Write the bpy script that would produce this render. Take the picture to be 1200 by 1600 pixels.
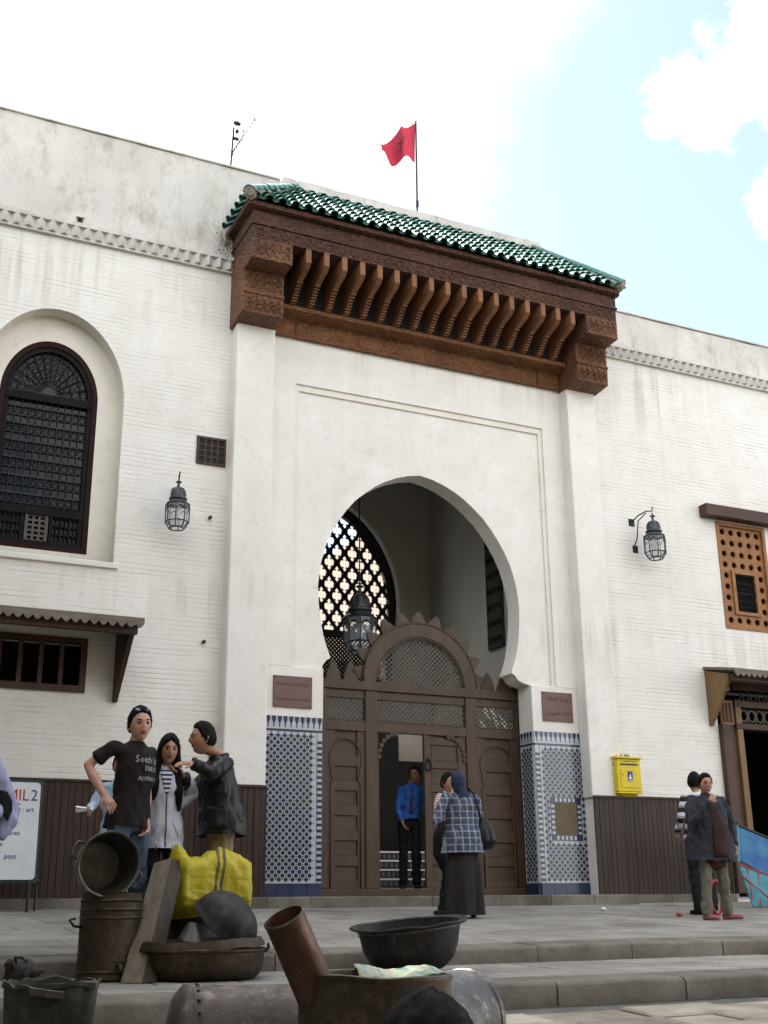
import bpy, bmesh, math, random
from math import sin, cos, pi, sqrt, radians, atan2
from mathutils import Vector, Matrix, noise
from mathutils.bvhtree import BVHTree
random.seed(7)
for _o in list(bpy.data.objects): bpy.data.objects.remove(_o)
SC = bpy.context.scene
COL = SC.collection

# ------------------------------------------------------------------ camera
cam = bpy.data.cameras.new('camera'); camo = bpy.data.objects.new('camera', cam); COL.objects.link(camo)
cam.sensor_fit = 'VERTICAL'; cam.sensor_height = 36.0; cam.lens = 36.0*1824.06/1600.0
cam.clip_start = 0.05; cam.clip_end = 2000
YAW, PITCH, ROLL = 0.44352727, 0.32388739, -0.01006791
_f = Vector((sin(YAW)*cos(PITCH), cos(YAW)*cos(PITCH), sin(PITCH)))
_r0 = Vector((cos(YAW), -sin(YAW), 0)); _u0 = _r0.cross(_f)
_r = cos(ROLL)*_r0 + sin(ROLL)*_u0; _u = -sin(ROLL)*_r0 + cos(ROLL)*_u0
camo.matrix_world = Matrix(((_r.x, _u.x, -_f.x, 0), (_r.y, _u.y, -_f.y, 0), (_r.z, _u.z, -_f.z, 0), (0, 0, 0, 1)))
SC.camera = camo

# ------------------------------------------------------------------ sun, sky, exposure
SUN_EL, SUN_AZ = radians(50), radians(-25)            # azimuth from +Y (behind the building), negative = to its left
sl = bpy.data.lights.new('sun', 'SUN'); sl.energy = 3.6; sl.angle = radians(0.55); sl.color = (1.0, 0.95, 0.87)
so = bpy.data.objects.new('sun', sl); COL.objects.link(so)
_sd = Vector((sin(SUN_AZ)*cos(SUN_EL), cos(SUN_AZ)*cos(SUN_EL), sin(SUN_EL)))
so.rotation_euler = _sd.to_track_quat('Z', 'Y').to_euler(); so.location = _sd*60
W = bpy.data.worlds.new('World'); SC.world = W; W.use_nodes = True
wn = W.node_tree; wn.nodes.clear()
def wnode(t, **k):
    n = wn.nodes.new(t)
    for a, b in k.items(): setattr(n, a, b)
    return n
sky = wnode('ShaderNodeTexSky', sky_type='NISHITA', sun_disc=False, sun_elevation=SUN_EL, sun_rotation=SUN_AZ, altitude=400, air_density=1.0, dust_density=2.2, ozone_density=1.0)
tc = wnode('ShaderNodeTexCoord')
def wmath(op, a, b=None, c=None):
    x = wnode('ShaderNodeMath', operation=op)
    for i, v in enumerate((a, b, c)):
        if v is None: continue
        if isinstance(v, (int, float)): x.inputs[i].default_value = v
        else: wn.links.new(v, x.inputs[i])
    return x.outputs[0]
def wstep(v, lo, hi):
    x = wnode('ShaderNodeMapRange', interpolation_type='SMOOTHSTEP'); wn.links.new(v, x.inputs[0]); x.inputs[1].default_value = lo; x.inputs[2].default_value = hi; return x.outputs[0]
def wdot(d):
    x = wnode('ShaderNodeVectorMath', operation='DOT_PRODUCT'); wn.links.new(tc.outputs['Generated'], x.inputs[0]); x.inputs[1].default_value = Vector(d).normalized(); return x.outputs['Value']
def wnoise(scale, detail, loc, zs=1.6):
    mp = wnode('ShaderNodeMapping'); mp.inputs['Scale'].default_value = (1, 1, zs); mp.inputs['Location'].default_value = loc; wn.links.new(tc.outputs['Generated'], mp.inputs['Vector'])
    nz = wnode('ShaderNodeTexNoise'); nz.inputs['Scale'].default_value = scale; nz.inputs['Detail'].default_value = detail; nz.inputs['Roughness'].default_value = 0.58; wn.links.new(mp.outputs['Vector'], nz.inputs['Vector']); return nz.outputs['Fac']
def wmix(f, a, b):
    x = wnode('ShaderNodeMix', data_type='RGBA')
    for i, v in ((0, f), (6, a), (7, b)):
        if isinstance(v, tuple): x.inputs[i].default_value = v
        elif isinstance(v, (int, float)): x.inputs[i].default_value = v
        else: wn.links.new(v, x.inputs[i])
    return x.outputs[2]
n1 = wnoise(16.0, 9, (0, 0, 0), 1.1); n2 = wnoise(2.4, 8, (.4, .1, 0))
hazy = wmix(0.16, sky.outputs['Color'], (5.8, 6.8, 8.0, 1))                      # thin bright haze over the whole sky
veil = wstep(wmath('ADD', wdot(_sd), wmath('MULTIPLY', wmath('SUBTRACT', n2, .5), .22)), .70, .88)      # white veil of cloud round the sun
c = wmix(veil, hazy, (14.6, 14.3, 13.9, 1))
lump = None
for d, th in (((.578, .543, .613), .9997), ((.567, .566, .598), 1.0000), ((.598, .524, .608), .9993), ((.648, .552, .525), .9994)):
    k = wstep(wmath('ADD', wdot(d), wmath('MULTIPLY', wmath('SUBTRACT', n1, .5), .0085)), th-.0013, th+.0019); lump = k if lump is None else wmath('MAXIMUM', lump, k)
far = wmath('MULTIPLY', wstep(n2, .44, .58), wstep(wdot((.55, .75, .36)), .80, .55))                  # broken clouds over the rest of the sky
c = wmix(far, c, (13.0, 12.6, 12.0, 1)); c = wmix(lump, c, (14.0, 14.0, 14.0, 1))
bg = wnode('ShaderNodeBackground'); bg.inputs['Strength'].default_value = 0.11
wn.links.new(c, bg.inputs['Color'])
wo = wnode('ShaderNodeOutputWorld'); wn.links.new(bg.outputs[0], wo.inputs['Surface'])
SC.view_settings.view_transform = 'Standard'; SC.view_settings.look = 'None'; SC.view_settings.gamma = 1
SC.view_settings.use_curve_mapping = False; SC.view_settings.exposure = 1.5
SC.cycles.max_bounces = 8; SC.cycles.diffuse_bounces = 4; SC.cycles.use_denoising = True

# ------------------------------------------------------------------ materials
class NT:
    def __init__(s, name):
        s.m = bpy.data.materials.new(name); s.m.use_nodes = True; s.t = s.m.node_tree
        s.b = s.t.nodes['Principled BSDF']; s.tc = s.n('ShaderNodeTexCoord'); s.co = s.tc.outputs['Object']
    def n(s, t, **k):
        x = s.t.nodes.new(t)
        for a, b in k.items(): setattr(x, a, b)
        return x
    def l(s, a, b): s.t.links.new(a, b)
    def mapv(s, scale, co=None, loc=(0, 0, 0)):
        m = s.n('ShaderNodeMapping'); m.inputs['Scale'].default_value = scale; m.inputs['Location'].default_value = loc; s.l(co or s.co, m.inputs['Vector']); return m.outputs['Vector']
    def noise(s, scale, detail=4, rough=.55, co=None):
        x = s.n('ShaderNodeTexNoise'); x.inputs['Scale'].default_value = scale; x.inputs['Detail'].default_value = detail; x.inputs['Roughness'].default_value = rough
        s.l(co or s.co, x.inputs['Vector']); return x.outputs['Fac']
    def vor(s, scale, feat='F1', co=None, out='Distance'):
        x = s.n('ShaderNodeTexVoronoi', feature=feat); x.inputs['Scale'].default_value = scale; s.l(co or s.co, x.inputs['Vector']); return x.outputs[out]
    def ramp(s, fac, a, b, ca=(0, 0, 0), cb=(1, 1, 1)):
        x = s.n('ShaderNodeValToRGB'); e = x.color_ramp.elements; e[0].position = a; e[1].position = b
        e[0].color = (*ca, 1); e[1].color = (*cb, 1); s.l(fac, x.inputs['Fac']); return x.outputs['Color']
    def mix(s, fac, a, b, mode='MIX'):
        x = s.n('ShaderNodeMix', data_type='RGBA', blend_type=mode)
        for i, v in ((0, fac), (6, a), (7, b)):
            if isinstance(v, (int, float)): x.inputs[i].default_value = v
            elif isinstance(v, tuple): x.inputs[i].default_value = (*v[:3], 1)
            else: s.l(v, x.inputs[i])
        return x.outputs[2]
    def math(s, op, a, b=None, c=None):
        x = s.n('ShaderNodeMath', operation=op)
        for i, v in enumerate((a, b, c)):
            if v is None: continue
            if isinstance(v, (int, float)): x.inputs[i].default_value = v
            else: s.l(v, x.inputs[i])
        return x.outputs[0]
    def sep(s, co=None):
        x = s.n('ShaderNodeSeparateXYZ'); s.l(co or s.co, x.inputs[0]); return x.outputs
    def bump(s, h, strength=.3, dist=.02, nrm=None):
        x = s.n('ShaderNodeBump'); x.inputs['Strength'].default_value = strength; x.inputs['Distance'].default_value = dist; s.l(h, x.inputs['Height'])
        if nrm is not None: s.l(nrm, x.inputs['Normal'])
        return x.outputs[0]
    def fin(s, col, rough=.7, metal=0, nrm=None, spec=.4, trans=0):
        if isinstance(col, tuple): s.b.inputs['Base Color'].default_value = (*col[:3], 1)
        else: s.l(col, s.b.inputs['Base Color'])
        if isinstance(rough, (int, float)): s.b.inputs['Roughness'].default_value = rough
        else: s.l(rough, s.b.inputs['Roughness'])
        s.b.inputs['Metallic'].default_value = metal; s.b.inputs['Specular IOR Level'].default_value = spec
        s.b.inputs['Transmission Weight'].default_value = trans
        if nrm is not None: s.l(nrm, s.b.inputs['Normal'])
        return s.m
def rough_mat(name, c1, c2, scale=4, rough=.75, bscale=40, bstr=.25, bdist=.01, metal=0, spec=.35, stretch=(1, 1, 1), lo=.35, hi=.65, rnd=0.0):
    """two-tone noisy material with fine bump; rnd > 0 varies the value from object to object"""
    a = NT(name); co = a.mapv(stretch); c1 = tuple(v*.84 for v in c1); c2 = tuple(v*.84 for v in c2)
    c = a.mix(a.ramp(a.noise(scale, 6, .6, co), lo, hi), c1, c2)
    if rnd:
        oi = a.n('ShaderNodeObjectInfo'); h = a.n('ShaderNodeHueSaturation'); a.l(c, h.inputs['Color'])
        a.l(a.math('MULTIPLY_ADD', oi.outputs['Random'], 2*rnd, 1-rnd), h.inputs['Value']); c = h.outputs['Color']
    return a.fin(c, rough, metal, a.bump(a.noise(bscale, 5, .6, co), bstr, bdist), spec)
M = {}
def whitewash(name, bricks, base=(.82, .798, .757)):
    a = NT(name); X, Y, Z = a.sep()[:3]
    big = a.noise(.55, 6, .6); fine = a.noise(9, 6, .65)
    c = a.mix(a.ramp(big, .35, .7), base, (base[0]*.92, base[1]*.91, base[2]*.89))
    c = a.mix(a.ramp(fine, .55, .8), c, (.62, .60, .56))
    # rain streaks: stretched vertically, strongest just below the cornice and near the pavement
    st = a.ramp(a.noise(1.0, 5, .65, a.mapv((5.5, 5.5, .22))), .47, .66)
    top = a.ramp(a.math('ABSOLUTE', a.math('SUBTRACT', Z, 8.55)), .0, .9, (1, 1, 1), (0, 0, 0))
    patchy = a.ramp(a.noise(.45, 4, .6, a.mapv((1, 1, .5), loc=(5, 2, 1))), .42, .60)
    st = a.math('MULTIPLY', st, patchy)
    c = a.mix(a.math('MULTIPLY', st, a.math('MULTIPLY', top, .85)), c, (.36, .33, .29))
    c = a.mix(a.math('MULTIPLY', st, .14), c, (.50, .43, .34))
    sill = a.math('MULTIPLY', a.ramp(a.math('ABSOLUTE', a.math('SUBTRACT', Z, 3.95)), .1, .5, (1, 1, 1), (0, 0, 0)), a.ramp(a.math('ADD', X, 7.8), 3.2, 3.4, (1, 1, 1), (0, 0, 0)))
    c = a.mix(a.math('MULTIPLY', a.math('MULTIPLY', sill, st), .5), c, (.36, .33, .29))
    low = a.ramp(Z, 1.4, 3.4, (1, 1, 1), (0, 0, 0))
    c = a.mix(a.math('MULTIPLY', low, a.math('MULTIPLY', a.noise(2.2, 5, .7), .5)), c, (.47, .44, .40))
    blot = a.ramp(a.noise(1.3, 7, .7, a.mapv((1, 1, .8), loc=(3, 1, 7))), .60, .74)
    c = a.mix(a.math('MULTIPLY', blot, .34), c, (.50, .43, .33))
    scuff = a.ramp(a.noise(3.6, 8, .78, a.mapv((1, 1, .7), loc=(1, 6, 3))), .64, .70)
    c = a.mix(a.math('MULTIPLY', scuff, .30), c, (.42, .39, .35))
    h = a.noise(14, 6, .65); n = a.bump(h, .22, .012)
    if bricks:
        zz = a.math('ADD', Z, a.math('MULTIPLY', a.noise(.8, 3, .5), .03))
        fr = a.math('FRACT', a.math('DIVIDE', zz, .066))
        line = a.ramp(a.math('ABSOLUTE', a.math('SUBTRACT', fr, .5)), .30, .44)
        vis = a.ramp(a.noise(1.2, 5, .7, a.mapv((.7, .7, 4.5))), .44, .64)
        lm = a.math('MULTIPLY', line, vis)
        n = a.bump(a.math('SUBTRACT', 1.0, lm), .55, .010, n)
        c = a.mix(a.math('MULTIPLY', lm, .20), c, (.36, .32, .28))
    return a.fin(c, .85, 0, n, .2)
M['wall'] = whitewash('whitewashed_brick', True)
M['plaster'] = whitewash('white_plaster', False, (.825, .80, .762))
M['ivory'] = whitewash('ivory_plaster', False, (.80, .76, .67))
def parapet_mat():
    a = NT('weathered_plaster'); c = a.mix(a.ramp(a.noise(.8, 8, .7), .35, .65), (.63, .605, .57), (.50, .475, .44))
    c = a.mix(a.math('MULTIPLY', a.ramp(a.noise(2.0, 7, .75, a.mapv((1.6, 1.6, .8))), .50, .66), .7), c, (.34, .30, .25))
    c = a.mix(a.math('MULTIPLY', a.ramp(a.noise(5, 8, .75), .62, .72), .35), c, (.70, .70, .70))
    return a.fin(c, .9, 0, a.bump(a.noise(9, 8, .7), .4, .03), .2)
M['parapet'] = parapet_mat()
def carved(name, c1, c2, sc=14, rnd=.12):
    a = NT(name); w = a.n('ShaderNodeTexWave', wave_type='RINGS', rings_direction='SPHERICAL'); w.inputs['Scale'].default_value = .9*sc/2; w.inputs['Distortion'].default_value = 9; w.inputs['Detail'].default_value = 3; w.inputs['Detail Scale'].default_value = 2.2
    a.l(a.co, w.inputs['Vector']); f = w.outputs['Fac']; v = a.vor(sc*1.5)
    h = a.math('ADD', a.math('MULTIPLY', f, .6), v)
    c = a.mix(a.ramp(a.noise(1.6, 6, .65), .35, .65), c1, c2)
    c = a.mix(a.math('MULTIPLY', a.ramp(h, .35, .75, (1, 1, 1), (0, 0, 0)), .45), c, (c1[0]*.35, c1[1]*.33, c1[2]*.33))
    c = a.mix(a.math('MULTIPLY', a.ramp(a.noise(7, 7, .75), .60, .72), .35), c, (.30, .25, .20))
    oi = a.n('ShaderNodeObjectInfo'); hs = a.n('ShaderNodeHueSaturation'); a.l(c, hs.inputs['Color']); a.l(a.math('MULTIPLY_ADD', oi.outputs['Random'], 2*rnd, 1-rnd), hs.inputs['Value'])
    return a.fin(hs.outputs['Color'], .62, 0, a.bump(h, .8, .028), .3)
M['cedar'] = carved('carved_cedar', (.135, .054, .021), (.225, .10, .036))
M['cedar_dark'] = carved('weathered_cedar', (.062, .026, .016), (.105, .046, .025), 9)
M['cedar_mid'] = carved('carved_dark_cedar', (.085, .036, .019), (.165, .072, .031), 12)
M['cedar_plain'] = rough_mat('cedar_plain', (.17, .070, .028), (.25, .11, .044), 3, .6, 30, .3, .01, stretch=(1, 1, 6), rnd=.15)
M['gate'] = rough_mat('grey_brown_gate_wood', (.054, .033, .020), (.082, .052, .033), 2.5, .55, 30, .25, .008, stretch=(5, 5, 1), rnd=.08)
M['gate_panel'] = rough_mat('gate_panel_wood', (.050, .030, .018), (.076, .047, .030), 2.5, .5, 30, .25, .008, stretch=(1, 5, 5), rnd=.12)
M['lattice'] = rough_mat('lattice_wood', (.085, .068, .054), (.11, .088, .07), 5, .6)
M['dado'] = rough_mat('dado_boards', (.022, .0105, .006), (.046, .023, .013), 2.0, .55, 30, .3, .01, stretch=(9, 9, .6))
M['dark_iron'] = rough_mat('dark_iron', (.020, .020, .022), (.040, .040, .043), 8, .5, 60, .2, .004, .7)
M['iron_frame'] = rough_mat('window_dark_wood', (.009, .008, .008), (.016, .013, .012), 4, .7, spec=.1)
M['maroon'] = rough_mat('maroon_frame', (.022, .009, .009), (.032, .014, .013), 4, .7, spec=.1)
M['lantern'] = rough_mat('patinated_lantern_metal', (.055, .062, .068), (.10, .105, .105), 14, .5, 50, .3, .004, .6)
M['awning'] = rough_mat('weathered_awning_board', (.13, .11, .09), (.22, .19, .155), 3, .8, 30, .4, .01, stretch=(1, 4, 4))
M['brown_wood'] = rough_mat('dark_brown_wood', (.045, .022, .015), (.080, .040, .026), 3, .6, 30, .3, .01, stretch=(1, 1, .5), rnd=.1)
M['ochre_wood'] = rough_mat('ochre_wood', (.15, .085, .034), (.24, .145, .06), 2.5, .6, 30, .3, .01, stretch=(1, 1, .4))
M['orange_wood'] = rough_mat('orange_cedar', (.24, .10, .030), (.34, .15, .045), 6, .55, 40, .3, .008)
M['void'] = rough_mat('shade_black', (.012, .011, .010), (.02, .018, .016), 3, .8)  # near black standing in for shade in rooms and holes; also dark grille wood
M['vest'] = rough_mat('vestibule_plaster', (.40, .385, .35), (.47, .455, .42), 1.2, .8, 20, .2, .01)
def paving(name, c1, c2, rnd):
    a = NT(name); c1 = tuple(v*.82 for v in c1); c2 = tuple(v*.86 for v in c2); c = a.mix(a.ramp(a.noise(2.4, 6, .65), .35, .65), c1, c2)
    c = a.mix(a.math('MULTIPLY', a.ramp(a.noise(.9, 7, .7), .50, .66), .55), c, (c1[0]*.45, c1[1]*.43, c1[2]*.40))
    c = a.mix(a.math('MULTIPLY', a.ramp(a.noise(6.5, 7, .75, a.mapv((.6, 1.6, 1))), .60, .70), .5), c, (c1[0]*.4, c1[1]*.38, c1[2]*.35))
    c = a.mix(a.math('MULTIPLY', a.ramp(a.noise(3.1, 7, .7, a.mapv((1, 1, 1), loc=(9, 4, 2))), .58, .72), .4), c, (c2[0]*1.35, c2[1]*1.32, c2[2]*1.27))
    oi = a.n('ShaderNodeObjectInfo'); h = a.n('ShaderNodeHueSaturation'); a.l(c, h.inputs['Color']); a.l(a.math('MULTIPLY_ADD', oi.outputs['Random'], 2*rnd, 1-rnd), h.inputs['Value'])
    return a.fin(h.outputs['Color'], a.ramp(a.noise(3, 5), .3, .7, (.55,)*3, (.85,)*3), 0, a.bump(a.noise(16, 8, .75), .55, .02), .35)
M['stone'] = paving('grey_paving_stone', (.225, .212, .190), (.315, .30, .272), .16)
M['kerb'] = paving('step_stone', (.125, .110, .088), (.21, .188, .155), .16)
M['cobble'] = rough_mat('street_stone', (.22, .19, .15), (.42, .38, .31), 2.4, .7, 30, .4, .012, rnd=.25)
M['mortar'] = rough_mat('joint_dirt', (.10, .095, .085), (.16, .15, .135), 6, .95, 40, .5, .01)
M['tile_green'] = (lambda a: (lambda oi: a.fin(a.mix(oi.outputs['Random'], a.mix(a.ramp(a.noise(9, 5, .6), .4, .7), (.018, .135, .100), (.035, .21, .165)), a.mix(a.ramp(a.noise(9, 5, .6), .4, .7), (.010, .080, .066), (.09, .17, .13))), a.ramp(a.noise(14, 4), .3, .8, (.20, .20, .20), (.46, .46, .46)), 0, a.bump(a.noise(12, 4), .15, .01), .45))(a.n('ShaderNodeObjectInfo')))(NT('green_glazed_tile'))
M['mortar_tan'] = rough_mat('ridge_mortar', (.30, .25, .20), (.42, .37, .31), 8, .9, 30, .5, .02)
M['zel_white'] = rough_mat('zellige_white', (.42, .45, .49), (.52, .55, .58), 10, .25, 30, .1, .004, spec=.5)
M['zel_navy'] = rough_mat('zellige_navy', (.018, .028, .070), (.032, .046, .105), 16, .22, 30, .1, .004, spec=.5)
M['zel_dark'] = rough_mat('zellige_dark', (.020, .026, .034), (.040, .048, .055), 16, .22, 30, .1, .004, spec=.5)
M['zel_blue'] = rough_mat('zellige_blue_base', (.018, .028, .070), (.032, .046, .10), 6, .3, 30, .1, .004, spec=.5)
M['plaque'] = rough_mat('bronze_plaque', (.145, .085, .075), (.17, .10, .088), 5, .5, 40, .1, .004, .1)
M['engrave'] = rough_mat('engraved_letters', (.035, .02, .02), (.045, .026, .025), 5, .6)
M['yellow'] = rough_mat('yellow_paint', (.72, .56, .008), (.66, .50, .008), 5, .42, 40, .06, .003)
M['white_paint'] = rough_mat('white_sign_paint', (.62, .65, .68), (.70, .73, .75), 3, .5)
M['red_ink'] = rough_mat('red_lettering', (.42, .02, .02), (.36, .025, .02), 9, .6)
M['blue_ink'] = rough_mat('blue_lettering', (.03, .04, .16), (.04, .05, .2), 9, .6)
M['black'] = rough_mat('black_paint', (.012, .012, .013), (.02, .02, .02), 9, .6)
M['white'] = rough_mat('plain_white', (.78, .78, .78), (.72, .72, .72), 9, .6)
M['marble'] = rough_mat('white_marble', (.75, .75, .74), (.68, .68, .68), 3, .3)
M['cart_blue'] = rough_mat('flaking_blue_paint', (.03, .13, .38), (.07, .23, .42), 4, .6, 30, .3, .006, lo=.4, hi=.6)
M['cart_teal'] = rough_mat('teal_paint', (.05, .24, .31), (.10, .32, .37), 4, .6)
M['cart_red'] = rough_mat('red_paint', (.42, .035, .05), (.34, .03, .035), 5, .5)
M['pitch'] = rough_mat('painted_shade_timber', (.003, .0028, .0025), (.006, .005, .005), 3, .9); M['soft_blue'] = rough_mat('grey_blue_riser_tile', (.07, .08, .10), (.12, .13, .15), 20, .3)  # court screen near black, standing in for deep shade beyond the stairs

# ------------------------------------------------------------------ helpers
class MB:
    def __init__(s): s.v = []; s.f = []; s.mi = []
    def add(s, vs, fs, mi=0):
        o = len(s.v); s.v += [tuple(v) for v in vs]; s.f += [tuple(i+o for i in f) for f in fs]; s.mi += [mi]*len(fs); return s
    def box(s, x0, x1, y0, y1, z0, z1, mi=0, rot=None, c=None):
        vs = [(x, y, z) for z in (z0, z1) for y in (y0, y1) for x in (x0, x1)]
        if rot is not None:
            c = Vector(c) if c is not None else Vector(((x0+x1)/2, (y0+y1)/2, (z0+z1)/2)); vs = [c + rot @ (Vector(v)-c) for v in vs]
        return s.add(vs, [(0, 2, 3, 1), (4, 5, 7, 6), (0, 1, 5, 4), (2, 6, 7, 3), (0, 4, 6, 2), (1, 3, 7, 5)], mi)
    def prism(s, poly, y0, y1, mi=0, axis='y'):
        """polygon of (a, b) pairs extruded: axis y -> (x, z), axis x -> (y, z), axis z -> (x, y)"""
        n = len(poly); P = {'y': lambda a, b, t: (a, t, b), 'x': lambda a, b, t: (t, a, b), 'z': lambda a, b, t: (a, b, t)}[axis]
        vs = [P(a, b, y0) for a, b in poly] + [P(a, b, y1) for a, b in poly]
        return s.add(vs, [tuple(range(n)), tuple(range(2*n-1, n-1, -1))] + [(i, i+n, (i+1) % n+n, (i+1) % n) for i in range(n)], mi)
    def tube(s, pts, r, seg=8, mi=0, closed=False, cap=True):
        pts = [Vector(p) for p in pts]; n = len(pts); rs = r if isinstance(r, (list, tuple)) else [r]*n; vs = []; ref = None
        for i, p in enumerate(pts):
            t = (pts[(i+1) % n]-pts[i-1]) if closed else (pts[min(i+1, n-1)]-pts[max(i-1, 0)])
            t.normalize()
            if ref is None: ref = Vector((0, 0, 1)) if abs(t.z) < .9 else Vector((1, 0, 0))
            a = t.cross(ref).normalized(); b = a.cross(t).normalized(); ref = b
            vs += [p + rs[i]*(cos(2*pi*k/seg)*a + sin(2*pi*k/seg)*b) for k in range(seg)]
        fs = [(i*seg+k, i*seg+(k+1) % seg, (i+1) % n*seg+(k+1) % seg, (i+1) % n*seg+k) for i in range(n if closed else n-1) for k in range(seg)]
        if cap and not closed: fs += [tuple(range(seg-1, -1, -1)), tuple((n-1)*seg+k for k in range(seg))]
        return s.add(vs, fs, mi)
    def lathe(s, prof, seg=24, mi=0, mat=None, cap=True, a0=0, a1=2*pi):
        """profile of (r, z) round Z; mat moves it into place"""
        full = abs(a1-a0-2*pi) < 1e-6; m = seg if full else seg+1; vs = []
        for r, z in prof:
            for k in range(m):
                a = a0+(a1-a0)*k/seg; vs.append(Vector((r*cos(a), r*sin(a), z)))
        if mat is not None: vs = [mat @ v for v in vs]
        fs = [(i*m+k, i*m+(k+1) % m, (i+1)*m+(k+1) % m, (i+1)*m+k) for i in range(len(prof)-1) for k in range(seg)]
        if cap and full:
            if prof[0][0] > 1e-5: fs.append(tuple(range(m-1, -1, -1)))
            if prof[-1][0] > 1e-5: fs.append(tuple((len(prof)-1)*m+k for k in range(m)))
        return s.add(vs, fs, mi)
    def mesh(s, name, mats, smooth=False, inv=None, recalc=False):
        me = bpy.data.meshes.new(name); vs = s.v if inv is None else [inv @ Vector(v) for v in s.v]
        me.from_pydata([tuple(v) for v in vs], [], s.f)
        for m in mats: me.materials.append(m)
        if len(mats) > 1: me.polygons.foreach_set('material_index', s.mi)
        if recalc:
            b = bmesh.new(); b.from_mesh(me); bmesh.ops.remove_doubles(b, verts=b.verts, dist=1e-5); bmesh.ops.recalc_face_normals(b, faces=b.faces); b.to_mesh(me); b.free()
        if smooth:
            me.polygons.foreach_set('use_smooth', [True]*len(me.polygons))
            if smooth != True: me.set_sharp_from_angle(angle=radians(smooth))
        me.update(); return me
    def build(s, name, mats, parent=None, smooth=False, bevel=0, label=None, kind=None, recalc=False):
        if not isinstance(mats, (list, tuple)): mats = [mats]
        inv = rootmat(parent).inverted() if parent is not None else None
        o = bpy.data.objects.new(name, s.mesh(name, mats, smooth, inv, recalc)); COL.objects.link(o)
        if parent is not None: o.parent = parent
        if bevel:
            b = o.modifiers.new('bevel', 'BEVEL'); b.width = bevel; b.segments = 2; b.limit_method = 'ANGLE'; b.angle_limit = radians(40)
        if label: o['label'] = label
        if kind: o['kind'] = kind
        return o
def rootmat(o):
    m = Matrix()
    while o is not None: m = o.matrix_basis @ m; o = o.parent
    return m
def thing(name, label, cat, loc=(0, 0, 0), rotz=0, group=None):
    o = bpy.data.objects.new(name, None); COL.objects.link(o); o.location = loc; o.rotation_euler = (0, 0, rotz); o.empty_display_size = .2
    tag(o, label, cat, group); return o
def tag(o, label=None, cat=None, group=None, kind=None):
    for k, v in (('label', label), ('category', cat), ('group', group), ('kind', kind)):
        if v: o[k] = v
    return o
def inst(name, me, parent, loc, rot=(0, 0, 0), scale=(1, 1, 1)):
    o = bpy.data.objects.new(name, me); COL.objects.link(o); o.parent = parent
    o.matrix_basis = rootmat(parent).inverted() @ Matrix.LocRotScale(Vector(loc), rot if isinstance(rot, Matrix) else Matrix.Rotation(rot[2], 3, 'Z') @ Matrix.Rotation(rot[1], 3, 'Y') @ Matrix.Rotation(rot[0], 3, 'X'), Vector(scale)); return o
def arc(cx, cz, r, a0, a1, n, rz=None):
    rz = rz or r
    return [(cx+r*cos(radians(a0+(a1-a0)*i/n)), cz+rz*sin(radians(a0+(a1-a0)*i/n))) for i in range(n+1)]
def hole_wall(mb, contour, rect, y0, y1, mi=0, mir=None, back=True, outer=False):
    """wall slab between y0 (front) and y1 with a star-shaped opening"""
    x0, x1, z0, z1 = rect; n = len(contour); cx = (min(p[0] for p in contour)+max(p[0] for p in contour))/2; cz = (min(p[1] for p in contour)+max(p[1] for p in contour))/2
    C = list(contour)
    area = sum(C[i][0]*C[(i+1) % n][1]-C[(i+1) % n][0]*C[i][1] for i in range(n))
    if area < 0: C.reverse()
    ext = []
    corners = [(x0, z0), (x1, z0), (x1, z1), (x0, z1)]
    for i in range(n):
        a, b = C[i], C[(i+1) % n]; ext.append(a); add = []
        for k in corners:
            d = (k[0]-cx, k[1]-cz); e = (b[0]-a[0], b[1]-a[1]); den = d[0]*e[1]-d[1]*e[0]
            if abs(den) < 1e-9: continue
            t = ((a[0]-cx)*e[1]-(a[1]-cz)*e[0])/den; u = ((a[0]-cx)*d[1]-(a[1]-cz)*d[0])/den
            if t > 0 and 1e-4 < u < 1-1e-4: add.append((u, k))
        for u, k in sorted(add): ext.append((a[0]+u*(b[0]-a[0]), a[1]+u*(b[1]-a[1])))
    out = []
    for p in ext:
        dx, dz = p[0]-cx, p[1]-cz; ts = []
        if dx > 1e-9: ts.append((x1-cx)/dx)
        if dx < -1e-9: ts.append((x0-cx)/dx)
        if dz > 1e-9: ts.append((z1-cz)/dz)
        if dz < -1e-9: ts.append((z0-cz)/dz)
        t = min(ts); out.append((cx+t*dx, cz+t*dz))
    m = len(ext)
    vs = [(p[0], y0, p[1]) for p in ext]+[(p[0], y0, p[1]) for p in out]+[(p[0], y1, p[1]) for p in ext]+[(p[0], y1, p[1]) for p in out]
    F = []; R = []
    for i in range(m):
        j = (i+1) % m
        F.append((i, j, m+j, m+i)); R.append((i, 2*m+i, 2*m+j, j))
        if back: F.append((2*m+i, 3*m+i, 3*m+j, 2*m+j))
        if outer: F.append((m+i, m+j, 3*m+j, 3*m+i))
    mb.add(vs, F, mi); o = len(mb.v)-len(vs); mb.f += [tuple(q+o for q in f) for f in R]; mb.mi += [mi if mir is None else mir]*len(R)
    return mb
def text(body, size, mat, parent, loc, rot, name='lettering', ext=.002, align='CENTER', sx=1.0):
    c = bpy.data.curves.new('t', 'FONT'); c.body = body; c.size = size; c.extrude = ext; c.align_x = align; c.resolution_u = 2
    t = bpy.data.objects.new('t', c); COL.objects.link(t); bpy.context.view_layer.update()
    me = bpy.data.meshes.new_from_object(t.evaluated_get(bpy.context.evaluated_depsgraph_get())); bpy.data.objects.remove(t)
    me.materials.clear(); me.materials.append(mat); o = bpy.data.objects.new(name, me); COL.objects.link(o); o.parent = parent
    o.matrix_basis = rootmat(parent).inverted() @ Matrix.LocRotScale(Vector(loc), rot, Vector((sx, 1, 1))); return o
FACE = Matrix.Rotation(pi/2, 3, 'X')                    # text that faces -Y
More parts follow.
